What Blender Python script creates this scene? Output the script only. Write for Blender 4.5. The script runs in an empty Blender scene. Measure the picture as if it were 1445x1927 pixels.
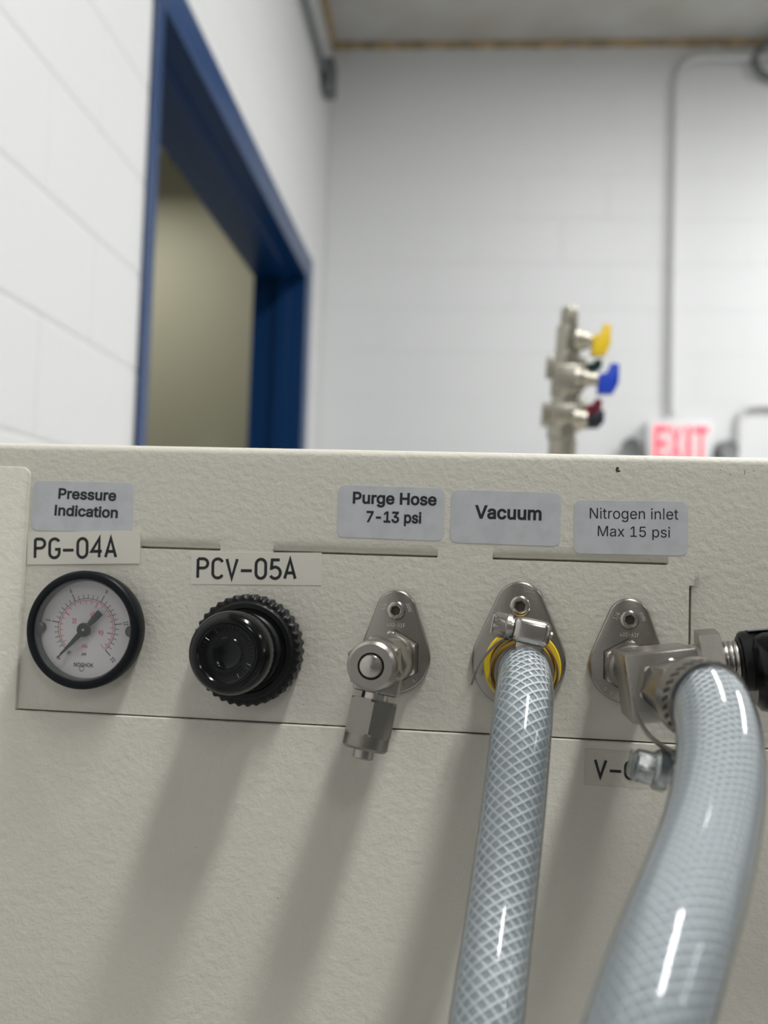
import bpy, bmesh, math, random
from mathutils import Matrix, Vector, noise
random.seed(7)
SC = bpy.context.scene
COL = SC.collection
R = math.radians
PI = math.pi

# ------------------------------------------------------------------ camera, world, light, exposure
EYE = 1.15
cam_d = bpy.data.cameras.new('camera'); cam = bpy.data.objects.new('camera', cam_d); COL.objects.link(cam)
cam.matrix_world = Matrix(((.99664153, -.02919003, .07650879, 0), (.07496914, -.05062492, -.99589997, 0),
                           (.03294361, .99829107, -.04826654, EYE), (0, 0, 0, 1)))
cam_d.sensor_width = 36; cam_d.lens = 1800 / 1927 * 36
cam_d.clip_start = .01; cam_d.clip_end = 60
cam_d.dof.use_dof = True; cam_d.dof.focus_distance = .318; cam_d.dof.aperture_fstop = cam_d.lens / 3.6
SC.camera = cam
SC.view_settings.view_transform = 'Standard'; SC.view_settings.look = 'None'
SC.view_settings.gamma = 1; SC.view_settings.use_curve_mapping = False
SC.view_settings.exposure = 0.1
SC.cycles.use_denoising = True
SC.cycles.max_bounces = 10; SC.cycles.transparent_max_bounces = 24
SC.cycles.caustics_reflective = False; SC.cycles.caustics_refractive = False
W = bpy.data.worlds.new('world'); SC.world = W; W.use_nodes = True
W.node_tree.nodes['Background'].inputs[0].default_value = (.8, .85, .9, 1)
W.node_tree.nodes['Background'].inputs[1].default_value = .09

CEIL = 3.57
def area(name, loc, size, power, col=(1, 1, 1), direction=(0, 0, -1)):
    l = bpy.data.lights.new(name, 'AREA'); l.shape = 'RECTANGLE'; l.size, l.size_y = size
    l.energy = power; l.color = col
    o = bpy.data.objects.new(name, l); COL.objects.link(o); o.location = loc
    o.rotation_euler = Vector(direction).to_track_quat('-Z', 'Y').to_euler()
    return o
# fluorescent ceiling fixtures of the room and added fill lights, all out of frame
area('overhead_light', (.66, -.12, CEIL - .08), (.22, 1.2), 58)
area('overhead_light', (.80, 2.3, CEIL - .08), (.22, 1.2), 26)  # extra unseen light, added to brighten the panel's top edge and the walls
area('overhead_light', (2.7, 2.7, CEIL - .08), (.3, 1.2), 100)
area('overhead_light', (3.4, -.6, CEIL - .08), (.3, 1.2), 22)
area('overhead_light', (.95, -2.9, CEIL - .08), (.28, 1.2), 20)
area('corridor_fill', (-1.9, 4.1, 3.0), (.9, .3), 11, (1, .98, .86))  # unseen fill, added to brighten the corridor wall while missing the jamb

# ------------------------------------------------------------------ materials
def mat(name, base=(.5, .5, .5), rough=.5, metal=0., bump=None, spec=.5, emit=None, coat=0, var=None, trans=0, alpha=1):
    m = bpy.data.materials.new(name); m.use_nodes = True; nt = m.node_tree; b = nt.nodes['Principled BSDF']
    b.inputs['Base Color'].default_value = (*base, 1); b.inputs['Roughness'].default_value = rough
    b.inputs['Metallic'].default_value = metal; b.inputs['Specular IOR Level'].default_value = spec
    b.inputs['Coat Weight'].default_value = coat; b.inputs['Transmission Weight'].default_value = trans
    b.inputs['Alpha'].default_value = alpha
    if emit: b.inputs['Emission Color'].default_value = (*emit[0], 1); b.inputs['Emission Strength'].default_value = emit[1]
    tc = nt.nodes.new('ShaderNodeTexCoord')
    if bump:            # list of (scale, distance, detail)
        prev = None
        for sc, dist, det in bump:
            n = nt.nodes.new('ShaderNodeTexNoise'); n.inputs['Scale'].default_value = sc; n.inputs['Detail'].default_value = det
            nt.links.new(tc.outputs['Object'], n.inputs['Vector'])
            bp = nt.nodes.new('ShaderNodeBump'); bp.inputs['Strength'].default_value = 1; bp.inputs['Distance'].default_value = dist
            nt.links.new(n.outputs['Fac'], bp.inputs['Height'])
            if prev: nt.links.new(prev.outputs['Normal'], bp.inputs['Normal'])
            prev = bp
        nt.links.new(prev.outputs['Normal'], b.inputs['Normal'])
    if var:             # (second colour, scale, low, high)
        c2, sc, lo, hi = var
        n = nt.nodes.new('ShaderNodeTexNoise'); n.inputs['Scale'].default_value = sc; n.inputs['Detail'].default_value = 4
        nt.links.new(tc.outputs['Object'], n.inputs['Vector'])
        r = nt.nodes.new('ShaderNodeValToRGB'); r.color_ramp.elements[0].position = lo; r.color_ramp.elements[1].position = hi
        r.color_ramp.elements[0].color = (*base, 1); r.color_ramp.elements[1].color = (*c2, 1)
        nt.links.new(n.outputs['Fac'], r.inputs['Fac']); nt.links.new(r.outputs['Color'], b.inputs['Base Color'])
    return m
def clear(name, tint, gloss_rough, milk, milk_col, fres=1.45, gloss=1.0):
    """clear plastic: transparent body, a little milky scatter, fresnel gloss"""
    m = bpy.data.materials.new(name); m.use_nodes = True; nt = m.node_tree; nt.nodes.clear(); N = nt.nodes.new; L = nt.links.new
    out = N('ShaderNodeOutputMaterial'); tr = N('ShaderNodeBsdfTransparent'); tr.inputs[0].default_value = (*tint, 1)
    df = N('ShaderNodeBsdfDiffuse'); df.inputs[0].default_value = (*milk_col, 1)
    tl = N('ShaderNodeBsdfTranslucent'); tl.inputs[0].default_value = (*milk_col, 1)
    gl = N('ShaderNodeBsdfGlossy'); gl.inputs['Roughness'].default_value = gloss_rough; gl.inputs[0].default_value = (gloss, gloss, gloss, 1)
    fr = N('ShaderNodeFresnel'); fr.inputs[0].default_value = max(fres, 1.01)
    a = N('ShaderNodeMixShader'); a.inputs[0].default_value = .5; L(df.outputs[0], a.inputs[1]); L(tl.outputs[0], a.inputs[2])
    b = N('ShaderNodeMixShader'); b.inputs[0].default_value = milk; L(tr.outputs[0], b.inputs[1]); L(a.outputs[0], b.inputs[2])
    c = N('ShaderNodeMixShader')
    if fres < 1: c.inputs[0].default_value = fres
    else: L(fr.outputs[0], c.inputs[0])
    L(b.outputs[0], c.inputs[1]); L(gl.outputs[0], c.inputs[2])
    L(c.outputs[0], out.inputs[0]); return m
M = dict(
    paint=mat('cream_powder_coat', (.605, .582, .502), .5, bump=[(420, .00028, 2), (1500, .00006, 2)]),
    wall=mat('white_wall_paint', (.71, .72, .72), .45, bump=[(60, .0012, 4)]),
    wall_side=mat('dimmed_white_wall_paint', (.645, .65, .645), .45, bump=[(60, .0012, 4)]),  # same white paint, colour darkened to hold down the left wall's brightness
    wall_plain=mat('white_wall_paint_plain', (.71, .72, .72), .5), wall_dark=mat('darkened_unseen_wall', (.22, .21, .20), .6),  # wall_dark: unseen front wall, darkened to deepen reflections in metal and black plastic
    hall=mat('beige_wall_paint', (.50, .485, .39), .6),
    ceiling=mat('grey_ceiling', (.50, .495, .47), .8, var=((.43, .41, .36), 3, .4, .7), bump=[(30, .002, 3)]),
    floor=mat('grey_floor', (.45, .45, .44), .35, var=((.37, .37, .37), 5, .3, .7)),
    sealant=mat('brown_foam_sealant', (.46, .33, .17), .8, var=((.26, .20, .12), 9, .42, .62), bump=[(80, .006, 4)]),
    blue=mat('blue_gloss_enamel', (.001, .032, .115), .32, bump=[(40, .0005, 2)]),
    conduit_w=mat('white_painted_conduit', (.66, .66, .65), .5),
    conduit_g=mat('grey_galvanised_steel', (.16, .18, .18), .45, .6),
    dark=mat('dark_cable_rubber', (.06, .065, .065), .5),
    steel_plate=mat('brushed_plate_steel', (.33, .305, .275), .26, 1, bump=[(1500, .00003, 3)]),
    steel=mat('stainless_steel', (.50, .475, .44), .22, 1, bump=[(900, .00002, 3)]),
    steel_sat=mat('satin_stainless_steel', (.37, .35, .32), .30, 1, bump=[(1500, .00003, 3)]),
    steel_dark=mat('tumbled_steel', (.27, .255, .225), .34, 1, bump=[(1200, .00004, 3)]),
    zinc=mat('zinc_plated_steel', (.40, .42, .41), .3, 1, var=((.14, .16, .15), 260, .4, .7), bump=[(700, .00005, 3)]),
    hole=mat('hole_shade', (.09, .075, .06), .5, .7),  # dark fill for sockets, gaps and slots, their shade put into the colour
    black=mat('black_plastic', (.005, .0055, .006), .4, spec=.25),
    black_gloss=mat('glossy_black_plastic', (.003, .0035, .004), .14, spec=.3, bump=[(300, .00004, 2)]),
    bezel=mat('dark_grey_enamel', (.004, .006, .008), .4, spec=.18),
    recess=mat('dark_recess', (.010, .013, .014), .4),
    dial=mat('white_dial', (.62, .60, .60), .5),
    ink=mat('black_ink', (.008, .009, .012), .5),
    red_ink=mat('red_ink', (.62, .04, .07), .5),
    sticker=mat('grey_sticker', (.50, .515, .53), .4, var=((.46, .475, .49), 140, .45, .6)),
    tape=mat('cream_tape', (.64, .62, .54), .28),
    tape_clear=clear('clear_tape', (.97, .965, .96), .25, .10, (.75, .72, .66), .02),
    yellow=mat('yellow_plastic', (.78, .57, .02), .4),
    yellow_dk=mat('amber_plastic', (.55, .30, .01), .45),
    nickel=mat('nickel_plated_brass', (.36, .34, .29), .38, 1), stamp=mat('stamped_steel_glint', (.75, .73, .70), .45, 1),  # stamp: lighter steel painted in for light caught on the stamped edges
    h_yel=mat('yellow_handle', (.72, .50, .02), .4), h_grn=mat('green_handle', (.01, .07, .05), .4),
    h_blu=mat('blue_handle', (.01, .05, .45), .35), h_red=mat('red_handle', (.32, .02, .05), .4),
    h_blk=mat('black_handle', (.01, .012, .02), .3),
    sign=mat('white_sign_plastic', (.74, .74, .74), .5), head=mat('grey_lamp_head', (.22, .23, .23), .5),
    exit=mat('lit_red_letters', (.8, .05, .08), .5, emit=((1, .085, .13), 1.1)),
    braid=mat('white_polyester_thread', (.86, .88, .88), .45),
    hose_out=clear('clear_pvc_outer_wall', (.97, .985, .99), .07, .15, (.84, .90, .94), 1.36),
    hose_in=clear('milky_pvc_inner_tube', (.62, .68, .70), .3, .75, (.585, .665, .705), .03),
    hose_in_pale=clear('pale_pvc_inner_tube', (.62, .68, .70), .3, .75, (.68, .75, .79), .03),
    lens=clear('gauge_glass', (.97, .97, .97), .02, .01, (.7, .7, .75), .04),
    chip=mat('bare_chipped_metal', (.012, .02, .016), .5),
)

# ------------------------------------------------------------------ helpers
# cabinet frame: x right, y into the room, z up, metres; millimetre helpers take (x, out, z)
PM = Matrix(((.999297226, .0374835577, .000191146, .0374836 * .333), (-.0374776783, .99902052, .0235249732, .9990205 * .333),
             (.000690840865, -.0235156042, .999723231, EYE - .0235156 * .333), (0, 0, 0, 1)))
BASE = {}
def V(x, w, z): return Vector((x, -w, z))
def link(o, parent=None):
    COL.objects.link(o)
    if parent is not None: o.parent = parent
    return o
def tag(o, label=None, cat=None, group=None, kind=None):
    if label: o['label'] = label
    if cat: o['category'] = cat
    if group: o['group'] = group
    if kind: o['kind'] = kind
    return o
def thing(name, label, cat, base, group=None, room=False, kind=None):
    o = bpy.data.objects.new(name, None); COL.objects.link(o)
    b = Vector(base) if room else V(*base) * .001
    o.matrix_world = (Matrix.Identity(4) if room else PM) @ Matrix.Translation(b)
    o.empty_display_size = .02
    BASE[o.name] = (b, room)
    return tag(o, label, cat, group, kind)
def ob(name, bm, m, parent=None, ang=35, room=None, base=None, kind=None, label=None):
    """link a bmesh (mm in the cabinet frame, or metres in the room) as one mesh object"""
    if parent is not None:
        b, room = BASE[parent.name]
    else:
        b = Vector(base) if room else V(*(base or (0, 0, 0))) * .001
    s = 1 if room else .001
    bmesh.ops.transform(bm, matrix=Matrix.Translation(-b) @ Matrix.Scale(s, 4), verts=bm.verts)
    me = bpy.data.meshes.new(name); bm.to_mesh(me); bm.free()
    me.materials.append(m if not isinstance(m, str) else M[m])
    if ang is not None:
        me.shade_smooth(); me.set_sharp_from_angle(angle=R(ang))
    o = bpy.data.objects.new(name, me); link(o, parent)
    if parent is None: o.matrix_world = (Matrix.Identity(4) if room else PM) @ Matrix.Translation(b)
    BASE[o.name] = (b, room)
    if kind: o['kind'] = kind
    if label: o['label'] = label
    return o
def axis(o, d, up=(0, 0, 1)):
    """matrix with local +Z along d, local Y as near up as it gets; o and d in true axes"""
    z = Vector(d).normalized(); u = Vector(up)
    if abs(z.dot(u.normalized())) > .98: u = Vector((0, 1, 0))
    x = u.cross(z).normalized(); y = z.cross(x)
    return Matrix(((x.x, y.x, z.x, o[0]), (x.y, y.y, z.y, o[1]), (x.z, y.z, z.z, o[2]), (0, 0, 0, 1)))
def new(): return bmesh.new()
def lathe(bm, prof, mx, n=40, hexr=None, off=0, teeth=None, cap0=True, cap1=True, hexlim=1e9):
    """rings (r, h) turned about local Z; hexr: corner radius of a hexagon that clips every ring"""
    rings = []
    for r, h in prof:
        ring = []
        for i in range(n):
            a = 2 * PI * i / n + off; q = r
            if hexr and r <= hexlim:
                t = ((a - off) % (PI / 3)) - PI / 6
                q = min(r, hexr * math.cos(PI / 6) / math.cos(t))
            if teeth and r > teeth[2]: q = r - teeth[1] * math.sin(teeth[0] * a / 2) ** 2
            ring.append(bm.verts.new(mx @ Vector((q * math.cos(a), q * math.sin(a), h))))
        rings.append(ring)
    for A, B in zip(rings, rings[1:]):
        for i in range(n):
            j = (i + 1) % n
            bm.faces.new((A[i], A[j], B[j], B[i]))
    if cap0 and prof[0][0] > 1e-6: bm.faces.new(rings[0][::-1])
    if cap1 and prof[-1][0] > 1e-6: bm.faces.new(rings[-1])
    return bm
def hexnut(bm, mx, rc, h0, h1, off=0, ch=.9, face=None):
    face = face or rc * .9
    return lathe(bm, [(face, h0), (rc * 1.001, h0 + ch * .55), (rc * 1.001, h1 - ch * .55), (face, h1)], mx, 48, rc, off)
def box(bm, mx, sx, sy, sz, bev=0, seg=2):
    """box sx*sy*sz, centred in x and y, z from 0 to sz"""
    b = bmesh.new(); bmesh.ops.create_cube(b, size=1)
    bmesh.ops.transform(b, matrix=mx @ Matrix.Translation((0, 0, sz / 2)) @ Matrix.Diagonal((sx, sy, sz, 1)), verts=b.verts)
    if bev: bmesh.ops.bevel(b, geom=b.edges[:], offset=bev, segments=seg, affect='EDGES', profile=.5)
    merge(bm, b); return bm
def merge(bm, b):
    mp = {v: bm.verts.new(v.co) for v in b.verts}
    for f in b.faces:
        try: bm.faces.new([mp[v] for v in f.verts])
        except ValueError: pass
    b.free()
def rbox(lo, hi, bev=0):
    """axis-aligned box between two corners"""
    b = new(); c = [(p + q) / 2 for p, q in zip(lo, hi)]
    box(b, Matrix.Translation((c[0], c[1], lo[2])), hi[0] - lo[0], hi[1] - lo[1], hi[2] - lo[2], bev); return b
def catmull(pts, step):
    P = [Vector(p) for p in pts]; P = [P[0] * 2 - P[1]] + P + [P[-1] * 2 - P[-2]]; out = []
    for i in range(1, len(P) - 2):
        a, b, c, d = P[i - 1:i + 3]; n = max(2, int((c - b).length / step))
        for k in range(n):
            t = k / n
            out.append(.5 * (2 * b + (c - a) * t + (2 * a - 5 * b + 4 * c - d) * t * t + (3 * b - a - 3 * c + d) * t ** 3))
    out.append(P[-2]); return out
def frames(path, up=(1, 0, 0)):
    F = []; n = Vector(up)
    for i, p in enumerate(path):
        t = (path[min(i + 1, len(path) - 1)] - path[max(i - 1, 0)]).normalized()
        n = (n - t * n.dot(t)).normalized(); F.append((p, t, n, t.cross(n)))
    return F
def tube(bm, path, r, n=12, caps=True, up=(1, 0, 0), F=None):
    F = F or frames(path, up); rings = []
    for i, (p, t, a, b) in enumerate(F):
        q = r(i / (len(F) - 1)) if callable(r) else r
        rings.append([bm.verts.new(p + (a * math.cos(2 * PI * k / n) + b * math.sin(2 * PI * k / n)) * q) for k in range(n)])
    for A, B in zip(rings, rings[1:]):
        for k in range(n):
            j = (k + 1) % n; bm.faces.new((A[k], A[j], B[j], B[k]))
    if caps: bm.faces.new(rings[0][::-1]); bm.faces.new(rings[-1])
    return bm
def strip(bm, path, wdir, width, thick, up=None):
    """flat band swept along path; width along wdir(i) or a constant vector"""
    rings = []
    for i, p in enumerate(path):
        t = (path[min(i + 1, len(path) - 1)] - path[max(i - 1, 0)]).normalized()
        w = Vector(wdir); w = (w - t * w.dot(t)).normalized(); nn = t.cross(w)
        rings.append([bm.verts.new(p + w * a * width / 2 + nn * b * thick / 2) for a, b in ((1, 1), (-1, 1), (-1, -1), (1, -1))])
    for A, B in zip(rings, rings[1:]):
        for k in range(4):
            j = (k + 1) % 4; bm.faces.new((A[k], A[j], B[j], B[k]))
    bm.faces.new(rings[0][::-1]); bm.faces.new(rings[-1]); return bm
def prism(bm, pts, mx, h0, h1, bev=0, top=.0):
    """closed outline extruded along local Z, front edge rounded by bev"""
    n = len(pts); L = []
    c = Vector((sum(p[0] for p in pts) / n, sum(p[1] for p in pts) / n))
    def inset(d):
        res = []
        for i in range(n):
            a, p, b = (Vector(pts[k % n]) for k in (i - 1, i, i + 1))
            e1 = (p - a).normalized(); e2 = (b - p).normalized(); nn = Vector((-(e1 + e2).y, (e1 + e2).x)).normalized()
            res.append(p + nn * d / max(.5, nn.dot(Vector((-e1.y, e1.x)))))
        return res
    lv = [(0, h0), (0, h1 - bev)] + ([(bev * .3, h1 - bev * .3), (bev, h1)] if bev else [])
    for d, h in lv: L.append([bm.verts.new(mx @ Vector((q[0], q[1], h))) for q in inset(d)])
    for A, B in zip(L, L[1:]):
        for i in range(n):
            j = (i + 1) % n; bm.faces.new((A[i], A[j], B[j], B[i]))
    bm.faces.new(L[-1]); bm.faces.new(L[0][::-1]); return bm
def rrect(w, h, r, n=6):
    out = []
    for cx, cz, a0 in ((w / 2 - r, h / 2 - r, 0), (-w / 2 + r, h / 2 - r, 90), (-w / 2 + r, -h / 2 + r, 180), (w / 2 - r, -h / 2 + r, 270)):
        for k in range(n + 1):
            a = R(a0 + 90 * k / n); out.append((cx + r * math.cos(a), cz + r * math.sin(a)))
    return out
def FACE(x, w, z, ang=0):
    """local X right, Y up, Z out of the cabinet front"""
    return Matrix.Translation(V(x, w, z)) @ Matrix.Rotation(R(90), 4, 'X') @ Matrix.Rotation(R(ang), 4, 'Z')
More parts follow.
